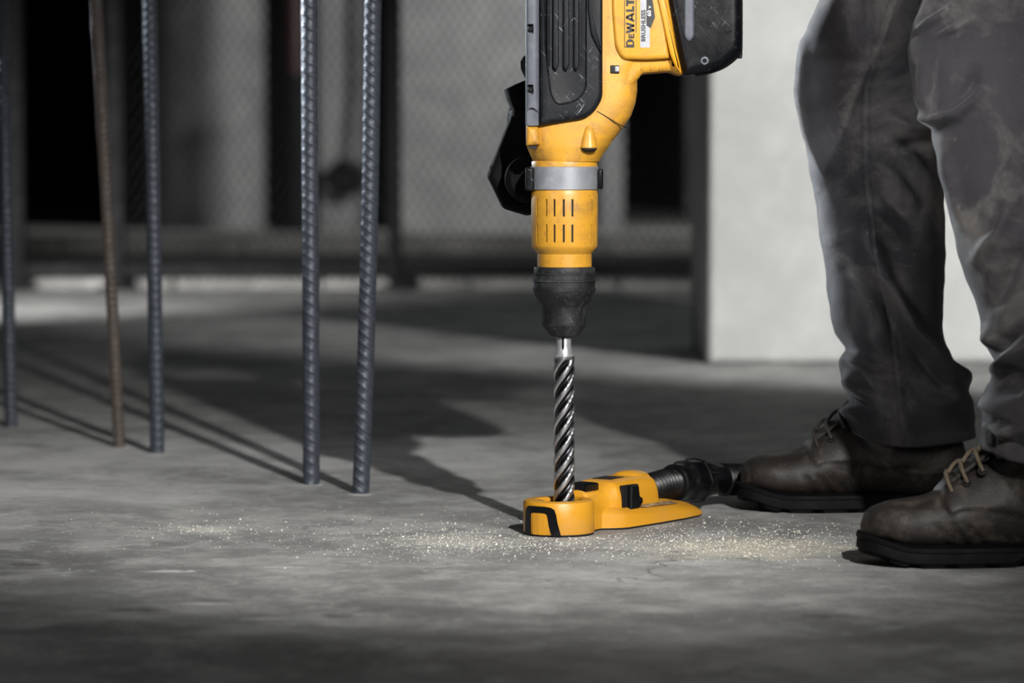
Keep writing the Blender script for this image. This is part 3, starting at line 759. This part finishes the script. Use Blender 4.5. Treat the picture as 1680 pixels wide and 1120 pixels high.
# ------------------------------------------------------------------ vacuum hose
hp = catmull([NL(.2245, 0, .040), NL(.265, .001, .042), Vector((.160, .268, .0445)), Vector((.205, .325, .0445)), Vector((.255, .378, .040)), Vector((.32, .435, .035)), Vector((.44, .53, .032)), Vector((.75, .66, .030)), Vector((1.1, .72, .030)), Vector((1.6, .80, .030))], 10)
dist = [0]
for p, q in zip(hp, hp[1:]): dist.append(dist[-1] + (q - p).length)
def hose_piece(s0, s1, radf, n=40, step=.001):
    rings = []; m = int((s1 - s0) / step); pu = None
    def at(s):
        for i in range(len(dist) - 1):
            if s <= dist[i + 1]:
                t = (s - dist[i]) / (dist[i + 1] - dist[i]); return hp[i].lerp(hp[i + 1], t), (hp[i + 1] - hp[i]).normalized()
        return hp[-1], (hp[-1] - hp[-2]).normalized()
    for i in range(m + 1):
        s = s0 + (s1 - s0) * i / m; c, _ = at(s); d = (at(s + .006)[0] - at(s - .006)[0]).normalized()
        u = Vector((0, 0, 1)).cross(d).normalized(); v = d.cross(u)
        rings.append([c + (u * math.cos(2 * math.pi * j / n) + v * math.sin(2 * math.pi * j / n)) * radf(s, 2 * math.pi * j / n) for j in range(n)])
    return loft(rings)
hz = empty('vacuum_hose', Vector((hp[0].x, hp[0].y, 0))); tag(hz, 'black vacuum hose running from the yellow nozzle behind the rear boot', 'hose')
build('threaded_sleeve', [hose_piece(0, .104, lambda s, a: .0225 + .0009 * math.sin(2 * math.pi * s / .0034), 40, .0006)], HOSE, hz, 60)
def cuffr(s, a):
    t = (s - .10) / .066
    r = .0245 + .0035 * smoothstep(0, .12, t) + .0035 * smoothstep(.3, .6, t) - .002 * smoothstep(.93, 1, t)
    return r + .0022 * smoothstep(.35, .5, t) * max(0, math.cos(6 * a)) ** 3 + (.002 if .9 < t < .97 else 0)
build('cuff', [hose_piece(.10, .166, cuffr, 72, .0012)], HOSE, hz, 50)
def finr(s, a):
    t = (s - .166) / .06
    return .0225 + .0055 * (1 - smoothstep(0, .8, t)) * max(0, math.cos(7 * a)) ** 4 
build('finned_collar', [hose_piece(.160, .228, finr, 84, .0015)], HOSE, hz, 50)
build('corrugated_tube', [hose_piece(.222, dist[-1] - .01, lambda s, a: .0235 + .0016 * math.sin(2 * math.pi * s / .0075), 28, .0016)], HOSE, hz, 60)

# ------------------------------------------------------------------ the worker
px_ = Vector((.62, 0, 0))
YB, YF = .32, -.35
hip = Vector((.72, 0, 1.0))
sh_r, sh_l = Vector((.40, .20, 1.26)), Vector((.40, -.20, 1.26))
hand_r = P(858, 292, .125); wrist_r = P(856, 186, .115); elbow_r = Vector((.20, .30, .92))
hand_l = P(965, -392, 0); wrist_l = hand_l + Vector((.07, -.03, .02)); elbow_l = Vector((.36, -.30, 1.02))
lr = [Vector((.545, YB, .09)), P(1432, 150, .275), P(1520, -100, .19), Vector((.70, .09, .98))]
ll = [Vector((.66, YF, .09)), P(1634, 150, -.295), P(1690, -120, -.19), Vector((.70, -.09, .98))]
body_parts = []
for L_ in (lr, ll):
    body_parts += [capsule(L_[0] + Vector((-.14, 0, -.035)), .026, L_[0] + Vector((.01, 0, -.02)), .03), capsule(L_[0], .028, L_[1], .042), capsule(L_[1], .044, L_[2], .06), capsule(L_[2], .06, L_[3], .08)]
neck = Vector((.33, 0, 1.37)); head = Vector((.25, 0, 1.50))
body_parts += [capsule(hip, .13, Vector((.58, 0, 1.14)), .13), capsule(Vector((.58, 0, 1.14)), .13, Vector((.42, 0, 1.25)), .14), capsule(sh_r, .055, sh_l, .055), capsule(Vector((.40, 0, 1.27)), .06, head, .055),
               ball(head + Vector((0, 0, .02)), .1, .95, .78, 1.15), capsule(head + Vector((-.085, 0, -.01)), .012, head + Vector((-.108, 0, -.03)), .014), capsule(head + Vector((-.05, 0, -.075)), .04, head + Vector((-.07, 0, -.085)), .025),
               ball(head + Vector((.01, .08, 0)), .03, .5, .3, 1), ball(head + Vector((.01, -.08, 0)), .03, .5, .3, 1)]
for s_, e_, w_ in ((sh_r, elbow_r, wrist_r), (sh_l, elbow_l, wrist_l)):
    body_parts += [capsule(s_, .05, e_, .04), capsule(e_, .036, w_, .015)]
person = blob('person', body_parts, SKIN, None, .012, 5)
tag(person, 'worker in dusty grey trousers, brown boots and black gloves gripping the hammer', 'person')
for q in (-1, 1): build('eye', [ball(head + Vector((-.088, .034 * q, .012)), .013)], WHITE, person)
build('hair', [loft([[head + Vector((.012 + .104 * math.sin(a) * math.cos(b), .086 * math.sin(a) * math.sin(b), .03 + .122 * math.cos(a))) for b in [2 * math.pi * j / 24 for j in range(24)]] for a in (.1, .4, .7, 1.0, 1.3)])], HAIR, person)
build('jacket', [tube([hip + Vector((.0, 0, .05)), Vector((.58, 0, 1.10)), Vector((.47, 0, 1.22)), Vector((.40, 0, 1.30)), Vector((.36, 0, 1.36))], lambda t: (.165, .175, .19, .175, .10)[min(4, round(t * 4))], 24),
                 tube(catmull([sh_r + Vector((.05, -.08, -.02)), sh_r, elbow_r, elbow_r.lerp(wrist_r, .85)], 6), lambda t: .098 - .048 * t, 18),
                 tube(catmull([sh_l + Vector((.05, .08, -.02)), sh_l, elbow_l, elbow_l.lerp(wrist_l, .8)], 6), lambda t: .098 - .048 * t, 18)], JACKET, person, 60)

# trousers: two legs lofted, folds raised on them
def leg(tab, Ytab, hem, folds, seed, tilt, seam):
    ys = [r[0] for r in tab]; nr = 250; n = 210; rings = []; p0 = ys[0]
    for i in range(nr + 1):
        py = p0 + (hem - p0) * i / nr
        # smooth interpolation
        k = 0
        while k < len(tab) - 2 and py > tab[k + 1][0]: k += 1
        a, b = tab[max(k - 1, 0)], tab[min(k + 2, len(tab) - 1)]; q0, q1 = tab[k], tab[k + 1]
        t = (py - q0[0]) / (q1[0] - q0[0])
        def cub(c):
            m0 = (q1[c] - a[c]) / max(1, q1[0] - a[0]) * (q1[0] - q0[0]); m1 = (b[c] - q0[c]) / max(1, b[0] - q0[0]) * (q1[0] - q0[0])
            return (2 * t ** 3 - 3 * t * t + 1) * q0[c] + (t ** 3 - 2 * t * t + t) * m0 + (-2 * t ** 3 + 3 * t * t) * q1[c] + (t ** 3 - t * t) * m1
        L_, R_ = cub(1), cub(2); Yc, hd = lerp_table(Ytab, py)
        A, B = P(L_, py, Yc), P(R_, py, Yc); cx_, hx = (A.x + B.x) / 2, (B.x - A.x) / 2
        ring = []
        for j in range(n):
            th = 2 * math.pi * j / n; cs, sn = math.cos(th), math.sin(th); e = 2.25
            x = cx_ + hx * math.copysign(abs(cs) ** (2 / e), cs); y = Yc + hd * math.copysign(abs(sn) ** (2 / e), sn)
            z = A.z + (tilt(cs) if i == nr else tilt(cs) * smoothstep(.8, 1, i / nr))
            v = Vector((x, y, z)); nd = Vector((cs, sn * hx / hd, 0)).normalized()
            dsp = .0035 * noise.noise(Vector((x * 9 + seed, y * 9, z * 16))) + .002 * noise.noise(Vector((x * 24, y * 24 + seed, z * 40)))
            low = smoothstep(500, 640, py) * (1 - smoothstep(690, 715, py))
            dsp += low * .011 * noise.noise(Vector((x * 8 + seed * 2, y * 8, z * 22)))
            if sn < .25:
                fp = proj(v); wgt = smoothstep(.25, -.1, sn)
                for pts, amp, wd in folds:
                    best = 1e9; tb = 0
                    for m in range(len(pts) - 1):
                        ax, ay = pts[m]; bx, by = pts[m + 1]; ex, ey = bx - ax, by - ay
                        tq = max(0, min(1, ((fp[0] - ax) * ex + (fp[1] - ay) * ey) / (ex * ex + ey * ey)))
                        dd = math.hypot(fp[0] - ax - ex * tq, fp[1] - ay - ey * tq)
                        if dd < best: best = dd; tb = (m + tq) / (len(pts) - 1)
                    if best < wd * 3: dsp += 1.9 * wgt * amp * math.exp(-(best / wd) ** 2) * (.35 + .65 * math.sin(math.pi * min(1, max(0, tb))))
                if seam:
                    sx = lerp_table(seam, fp[1])[0]; q = fp[0] - sx
                    if abs(q) < 7: dsp += .0026 * wgt * math.exp(-((q - 3.2) / 2.4) ** 2) - .0036 * wgt * math.exp(-((q + .8) / 2.0) ** 2)
                hq = hem - 16 - fp[1]
                if abs(hq) < 4: dsp -= .0012 * math.exp(-(hq / 1.6) ** 2)
            ring.append(v + nd * dsp)
        rings.append(ring)
    c0 = sum(rings[-1], Vector()) / n
    rings.append([c0 + (v - c0) * .965 + Vector((0, 0, .002)) for v in rings[-1]])
    rings.append([c0 + (v - c0) * .95 + Vector((0, 0, .05)) for v in rings[-2]])
    return loft(rings, True, False)
tb = [(-330, 1570, 1800), (-220, 1505, 1740), (-130, 1432, 1665), (-60, 1382, 1605), (0, 1345, 1570), (45, 1325, 1556), (90, 1311, 1550), (150, 1313, 1549), (230, 1322, 1549), (320, 1335, 1550), (400, 1347, 1550), (480, 1358, 1549), (545, 1369, 1548),
      (566, 1381, 1552), (577, 1387, 1559), (590, 1381, 1566), (605, 1377, 1574), (640, 1381, 1587), (660, 1387, 1591), (672, 1394, 1594), (682, 1386, 1596), (700, 1385, 1599), (722, 1388, 1600)]
fb = [([(1317, 67), (1315, 150), (1329, 225), (1358, 292)], .006, 9), ([(1460, 190), (1490, 208), (1526, 212)], .006, 8), ([(1458, 228), (1490, 255), (1525, 292)], .008, 11), ([(1428, 264), (1467, 289), (1500, 335)], .007, 10), ([(1430, 345), (1455, 372), (1478, 395)], .006, 9),
      ([(1433, 390), (1456, 458), (1497, 543), (1531, 586), (1562, 615), (1590, 626)], .013, 11), ([(1400, 420), (1440, 520), (1460, 590)], .005, 14), ([(1380, 588), (1410, 590), (1440, 600)], .007, 12), ([(1384, 640), (1400, 610)], .006, 14), ([(1384, 676), (1400, 672), (1420, 684)], .009, 8), ([(1500, 640), (1540, 660), (1590, 655)], .006, 12),
      ([(1390, 600), (1425, 640), (1460, 665)], -.008, 12), ([(1395, 655), (1430, 665), (1470, 690)], -.006, 9), ([(1490, 560), (1530, 610), (1560, 640)], -.007, 9), ([(1440, 470), (1475, 560)], -.006, 10), ([(1465, 240), (1500, 236), (1545, 232)], -.006, 9), ([(1440, 310), (1470, 340), (1500, 370)], -.006, 10),
      ([(1552, 590), (1575, 605), (1585, 618)], .006, 5)]
seam_b = [(-330, 1540), (0, 1466), (60, 1445), (140, 1420), (200, 1418), (300, 1421), (400, 1434), (440, 1440), (540, 1462), (640, 1475), (730, 1478)]
lb_ = leg(tb, [(-330, .10, .10), (0, .22, .098), (100, .27, .096), (400, .31, .098), (640, .32, .086), (722, .32, .082)], 722, fb, 1.3, lambda cs: (-.004 + .024 * max(0, -cs) ** 3 + .010 * max(0, cs)), seam_b)
tf = [(-330, 1640, 1900), (-200, 1590, 1850), (-100, 1550, 1815), (-40, 1524, 1790), (0, 1512, 1775), (60, 1496, 1765), (100, 1494, 1766), (140, 1499, 1770), (170, 1506, 1775), (195, 1518, 1779), (208, 1527, 1781), (230, 1530, 1783), (260, 1537, 1786), (340, 1555, 1792), (400, 1570, 1798), (460, 1587, 1804), (520, 1608, 1810), (560, 1617, 1815),
      (590, 1626, 1818), (612, 1637, 1822), (630, 1632, 1826), (660, 1621, 1834), (690, 1612, 1840), (705, 1619, 1843), (720, 1613, 1846), (760, 1606, 1850)]
ff = [([(1512, 49), (1540, 30), (1575, 4)], .010, 7), ([(1542, 58), (1570, 46), (1598, 28)], .008, 6), ([(1516, 194), (1540, 198), (1570, 186), (1604, 150)], .013, 10), ([(1510, 110), (1514, 160), (1530, 190)], .006, 12), ([(1560, 185), (1590, 150), (1600, 120)], -.008, 12), ([(1545, 240), (1560, 300), (1580, 370)], .006, 12),
      ([(1600, 430), (1640, 380), (1665, 320)], .008, 12), ([(1630, 500), (1660, 440), (1680, 400)], -.008, 14), ([(1634, 616), (1655, 596), (1690, 560)], .014, 11), ([(1628, 585), (1650, 560), (1680, 540)], -.010, 10), ([(1622, 650), (1660, 640), (1690, 610)], -.008, 12), ([(1622, 700), (1650, 712), (1690, 700)], .009, 10), ([(1620, 540), (1640, 580)], .007, 9), ([(1620, 690), (1640, 730), (1690, 740)], -.005, 12)]
seam_f = [(-330, 1720), (0, 1646), (75, 1641), (124, 1645), (190, 1655), (320, 1677), (400, 1700), (760, 1740)]
lf_ = leg(tf, [(-330, -.10, .10), (0, -.24, .10), (100, -.29, .098), (400, -.34, .10), (640, -.35, .088), (760, -.35, .086)], 760, ff, 4.1, lambda cs: (.004 + .020 * max(0, -cs) ** 3), seam_f)
seat_ = tube([hip + Vector((.05, .24, -.02)), hip + Vector((.04, .16, .0)), hip + Vector((.02, 0, .02)), hip + Vector((.04, -.16, 0)), hip + Vector((.05, -.24, -.02))], lambda t: .10 + .07 * math.sin(math.pi * t), 24)
crotch = ball(hip + Vector((-.02, 0, -.03)), .17, .95, 1.0, .95)
waist = tube([hip + Vector((.03, 0, -.04)), hip + Vector((0, 0, .06)), hip + Vector((-.03, 0, .12))], .16, 24)
build('trousers', [lb_, lf_, seat_, waist, crotch], FABRIC, person, 0)
for p in bpy.data.objects['trousers'].data.polygons: p.use_smooth = True

# boots
def curve_table(tab, x):
    k = 0
    while k < len(tab) - 2 and x > tab[k + 1][0]: k += 1
    q0, q1 = tab[k], tab[k + 1]; a, b = tab[max(k - 1, 0)], tab[min(k + 2, len(tab) - 1)]; h = q1[0] - q0[0]
    t = min(1, max(0, (x - q0[0]) / h)); d0 = (q1[1] - q0[1]) / h
    sa = (q0[1] - a[1]) / (q0[0] - a[0]) if k else d0; sb = (b[1] - q1[1]) / (b[0] - q1[0]) if k < len(tab) - 2 else d0
    m0 = 0 if sa * d0 <= 0 else 2 * sa * d0 / (sa + d0); m1 = 0 if sb * d0 <= 0 else 2 * sb * d0 / (sb + d0)
    return (2 * t ** 3 - 3 * t * t + 1) * q0[1] + (t ** 3 - 2 * t * t + t) * m0 * h + (-2 * t ** 3 + 3 * t * t) * q1[1] + (t ** 3 - t * t) * m1 * h
def boot(toe, Y, label, lace_mat, shaft_top):
    LN = .345
    O = Vector((toe.x, Y, 0))
    # plan half widths along the length (0 = toe)
    plan = [(0, .0), (.004, .020), (.012, .032), (.028, .043), (.055, .051), (.09, .054), (.13, .052), (.17, .046), (.21, .041), (.25, .041), (.285, .042), (.31, .039), (.33, .030), (.341, .018), (.345, 0)]
    top = [(0, .046), (.004, .062), (.010, .071), (.020, .078), (.04, .0835), (.07, .087), (.095, .094), (.115, .108), (.135, .120), (.165, .137), (.20, .155), (.25, .16), (.30, .15), (.33, .13), (.345, .08)]
    def spring(u): return .016 * (1 - smoothstep(0, .085, u)) ** 1.6
    rings = []
    for i in range(48):
        u = .0015 + (LN - .003) * (i / 47); hw = curve_table(plan, u) - .002; tz = curve_table(top, u); hw = max(hw, .002)
        zb = .020 + spring(u); ring = []
        for j in range(40):
            th = 2 * math.pi * j / 40; cs, sn = math.cos(th), math.sin(th)
            nar = 1 - .34 * smoothstep(.08, .17, u) * smoothstep(.0, 1, max(0, sn))
            zc = zb + (tz - zb) * (.36 + .64 * (abs(sn) ** .85) if sn > 0 else .36 * (1 - abs(sn)))
            ring.append(O + Vector((u, hw * nar * math.copysign(abs(cs) ** .82, cs), zc)))
        rings.append(ring)
    shaft = []
    for z, u0, u1, hw in ((.07, .15, .335, .044), (.10, .155, .337, .044), (.13, .165, .336, .044), (.16, .178, .334, .045), (shaft_top, .188, .332, .048)):
        shaft.append([O + Vector(((u0 + u1) / 2 + (u1 - u0) / 2 * math.cos(2 * math.pi * j / 32), hw * math.sin(2 * math.pi * j / 32), z)) for j in range(32)])
    def edit(me, off):
        me.update(); nrm = [v.normal.copy() for v in me.vertices]
        for v, nn in zip(me.vertices, nrm):
            w = v.co + off - O; u, y, z = w
            side = smoothstep(.006, .016, abs(y))
            # quarter panel laid over the vamp: front edge at u about .108, lower edge sweeping back
            low = .064 + .012 * smoothstep(.10, .13, u) - .020 * smoothstep(.16, .27, u)
            fr = .106 + .010 * smoothstep(.085, .064, z)
            q = min((u - fr) / .0022, (z - low) / .0022)
            v.co += nn * .0024 * min(1, max(0, q * .5 + .5)) * side
            # toe cap edge
            cap = .0012 * math.exp(-((u - .062 - .35 * max(0, .06 - z)) / .0018) ** 2)
            # creases at the ball of the foot
            cr = 0
            for c0, sl_, am in ((.095, .5, .0022), (.115, .7, .0026), (.135, .85, .0022)):
                cr += am * math.exp(-((u - c0 - sl_ * (.058 - z)) / .005) ** 2) * smoothstep(.062, .05, z)
            v.co -= nn * (cr)
            v.co += nn * (.0011 * noise.noise(w * 45) + .0016 * noise.noise(w * 20 + Vector((Y, 0, 0))))
    bt = blob('boot', [loft(rings), loft(shaft)], LEATHER, person, .0032, 4, edit)
    bt['label'] = label
    # sole: welt, then lugged outsole
    def outline(grow, m=120):
        pts = []
        for i in range(m):
            t = i / m * 2; up = t <= 1; q = t if up else 2 - t
            u = LN * (.5 - .5 * math.cos(math.pi * q)); hw = curve_table(plan, u)
            uu = (u - LN / 2) * (1 + grow * 2 / LN) + LN / 2
            pts.append((uu, (hw + grow * min(1, hw / .02)) * (1 if up else -1)))
        return pts
    def arch(u): return .011 * smoothstep(.195, .215, u) * (1 - smoothstep(.245, .25, u))
    wr = []
    for gq, z in ((.0035, .0195), (.0045, .0205), (.0045, .0250), (.0035, .0262), (-.006, .0262)):
        wr.append([O + Vector((u, y, z + spring(u))) for u, y in outline(gq)])
    build('welt', [loft(wr)], SOLE, bt, 40)
    sr = []
    for k, (gq, z) in enumerate(((.001, 0), (.0022, .0055), (.0045, .0065), (.0035, .0190), (.003, .0200))):
        ring = []
        for i, (u, y) in enumerate(outline(gq)):
            notch = (i % 6 in (0, 1)) and .02 < u < .33
            zz_ = z; yy = y
            if k <= 1 and notch: zz_ = .0058; yy = y
            lift = spring(u) + (arch(u) if k <= 2 else 0)
            ring.append(O + Vector((u, yy, zz_ + lift)))
        sr.append(ring)
    build('outsole', [loft(sr)], SOLE, bt, 30)
    # tongue, eyelets and laces
    tl = [(.100, .0955, .012), (.115, .112, .015), (.135, .127, .016), (.16, .146, .016), (.185, .168, .017), (.20, .19, .018)]
    build('tongue', [loft([[O + Vector((u - .003 * math.cos(2 * math.pi * j / 14), w_ * math.cos(2 * math.pi * j / 14), z + .0035 * math.sin(2 * math.pi * j / 14))) for j in range(14)] for u, z, w_ in tl])], LEATHER, bt, 60)
    for s_ in (-1, 1):
        rings_ = []
        for u, z, w_ in tl:
            rings_.append([O + Vector((u + .002 + .004 * math.cos(q) * 0, s_ * (w_ + .004) + .003 * math.cos(q), z - .002 + .0045 * math.sin(q))) for q in [2 * math.pi * j / 10 for j in range(10)]])
        build('eyestay', [loft(rings_)], LEATHER, bt, 60)
    eye = [(.117, .096), (.136, .110), (.156, .125), (.177, .141)]
    for i, (u, z) in enumerate(eye):
        yv = .0315
        for s_ in (-1, 1):
            build('eyelet', [lathe(O + Vector((u, s_ * yv, z)), (-.25, s_ * .9, .42), [(-.004, .0060), (.0012, .0060), (.0020, .0050), (.0016, .0040), (-.002, .0036)], 16)], DARK, bt)
        u2, z2 = (u - .004, z + .024)
        arc = [O + Vector((u + .001, -yv - .001, z)), O + Vector((u - .004, -.027, z + .012)), O + Vector((u2 - .002, -.012, z2)), O + Vector((u2 + .003, .010, z2 + .001)), O + Vector((u + .004, .026, z + .013)), O + Vector((u + .003, yv, z))]
        build('lace', [tube(catmull(arc, 6), .0027, 8)], lace_mat, bt, 60)
        if i < 3:
            un, zn = eye[i + 1]
            arc = [O + Vector((u2, -.014, z2 + .001)), O + Vector(((u2 + un) / 2 - .002, 0, (z2 + zn + .024) / 2 + .004)), O + Vector((un - .004, .016, zn + .025))]
            build('lace', [tube(catmull(arc, 6), .0027, 8)], lace_mat, bt, 60)
    return bt
gb = G(1216, 832); gf = G(1413, 922)
boot(Vector((P(1212, 800, YB).x, 0, 0)), YB, 'rear brown boot, toe beside the hose', LACE_DARK, .185)
boot(Vector((P(1410, 890, YF).x, 0, 0)), YF, 'nearest scuffed boot with tan laces', LACE, .185)

# gloved right hand around the side handle
def fist(name, Kpts, Ys, wrist, thumb, cuffp):
    parts = []
    for (kn, pip, dip, tip), y, dz in zip(Kpts, Ys, (0, 0, 0, 0)):
        a, b, c, d = (P(q[0], q[1], y) for q in (kn, pip, dip, tip))
        parts += [capsule(a, .0120, b, .0108), capsule(b, .0108, c, .0098), capsule(c, .0098, d, .0088)]
        parts += [capsule(wrist + Vector((0, (y - wrist.y) * .55, 0)), .019, a, .0125)]
        parts += [capsule(wrist.lerp(a, .5) + Vector((.012, 0, 0)), .017, a.lerp(b, .3) + Vector((.012, 0, .004)), .010)]
    for y in (.095, .12, .145): parts += [capsule(wrist + Vector((.004, (y - .12) * .6, 0)), .020, P(846, 262, y), .021), capsule(P(846, 262, y), .020, P(838, 300, y), .017), capsule(P(838, 300, y), .015, P(858, 322, y), .012)]
    for p, q in zip(thumb, thumb[1:]): parts.append(capsule(p[0], p[1], q[0], q[1]))
    parts += [capsule(wrist + Vector((.004, 0, .014)), .024, wrist, .0225)]
    return blob(name, parts, GLOVE, person, .0022, 3)
Ys = [.088, .109, .130, .150]
K = [((815, 289), (834, 330), (864, 341), (886, 325)), ((813, 288), (833, 332), (865, 343), (888, 326)), ((815, 286), (835, 330), (866, 341), (888, 325)), ((819, 284), (838, 325), (866, 336), (885, 322))]
wr_ = P(856, 200, .118)
gl = fist('glove', K, Ys, wr_, [(wr_ + Vector((.0, -.024, -.02)), .015), (P(848, 262, .078), .0145), (P(866, 268, .066), .012), (P(884, 290, .064), .0105)], None)
cf = [P(862, 152, .118), P(860, 165, .118), P(858, 185, .118)]
rings = []
for (px, py, w_, d_, tl_) in ((846, 139, 17, .040, 14), (845, 141, 18.5, .042, 14), (849, 162, 17, .038, 8), (857, 182, 17.5, .033, 2), (859, 200, 18, .030, 0), (860, 208, 17, .028, 0)):
    c = P(px, py, .118)
    rings.append([c + Vector((w_ * S * 1.03 * math.cos(q), d_ * math.sin(q), -tl_ * S * -.55 * math.cos(q))) for q in [2 * math.pi * j / 28 for j in range(28)]])
build('cuff', [loft(rings)], GLOVE, gl, 40)
build('strap', [loft([[P(px, py, .118) + Vector((w_ * S * math.cos(q), .040 * math.sin(q), 0)) for q in [2 * math.pi * j / 28 for j in range(28)]] for px, py, w_ in ((858, 196, 19.5), (857, 192, 21), (855, 184, 20.5), (855, 181, 19))])], GLOVE, gl, 40)
build('knuckle_tab', [loft([[P(px + ox, py + oy, y_) for ox, oy in ((0, 0), (8, -4), (12, 4), (3, 6))] for px, py, y_ in ((803, 274, .082), (803, 273, .12), (806, 272, .155))])], GLOVE, gl, 30)
# left hand on the rear handle, above the frame
lp = []
for k in range(4):
    y = -.03 + k * .021
    c = hand_l + Vector((.01 - k * .0, 0, 0))
    x = hand_l.x - .03 + k * .021
    pts = [Vector((x, -.035, hand_l.z + .028)), Vector((x, .030, hand_l.z + .034)), Vector((x, .040, hand_l.z - .010)), Vector((x, .012, hand_l.z - .034))]
    lp += [capsule(p, .0112 - .0006 * i, q, .0106 - .0006 * i) for i, (p, q) in enumerate(zip(pts, pts[1:]))]
    lp += [capsule(wrist_l, .022, pts[0], .013)]
lp += [capsule(wrist_l, .02, hand_l + Vector((.03, -.045, -.01)), .014), capsule(hand_l + Vector((.03, -.045, -.01)), .013, hand_l + Vector((-.01, -.034, -.022)), .010)]
blob('glove', lp, GLOVE, person, .003, 3)

# ------------------------------------------------------------------ crumbs of drilled concrete
cv, cf_ = [], []
def crumb(x, y, r):
    k = len(cv); a0 = rng.random() * 6.28; h = r * rng.uniform(.5, 1.1)
    for q in range(4):
        a = a0 + q * 1.57 + rng.uniform(-.4, .4); cv.append(Vector((x + r * math.cos(a) * rng.uniform(.6, 1.2), y + r * math.sin(a) * rng.uniform(.6, 1.2), -.0002)))
    cv.append(Vector((x + rng.uniform(-.4, .4) * r, y + rng.uniform(-.4, .4) * r, h)))
    cf_.extend([(k, k + 1, k + 4), (k + 1, k + 2, k + 4), (k + 2, k + 3, k + 4), (k + 3, k, k + 4)])
def scatter(px, py, sx, sy, n, big=.0016):
    g = G(px, py)
    for _ in range(n):
        x, y = rng.gauss(g.x, sx), rng.gauss(g.y, sy)
        q = Vector((x, y, 0)) - rc
        if q.length < RO + .002 or (0 < q.dot(ea) < .34 and abs(q.dot(eb)) < .07): continue
        if (.26 < x < .62 and abs(y - YB) < .06) or (.375 < x < .74 and abs(y - YF) < .06): continue
        crumb(x, y, rng.uniform(.0004, big) * (1 if rng.random() < .93 else 1.7))
scatter(760, 888, .09, .10, 900); scatter(980, 893, .14, .07, 900); scatter(1230, 890, .13, .12, 1500, .0017); scatter(330, 868, .05, .05, 160); scatter(640, 880, .30, .18, 700); scatter(1100, 880, .25, .15, 700); scatter(300, 780, .5, .4, 300, .0016)
o = build('concrete_crumbs', [(cv, cf_)], CRUMB, None, 0)
tag(o, 'pale crumbs of drilled concrete strewn over the floor around the nozzle', 'crumbs', kind='stuff')
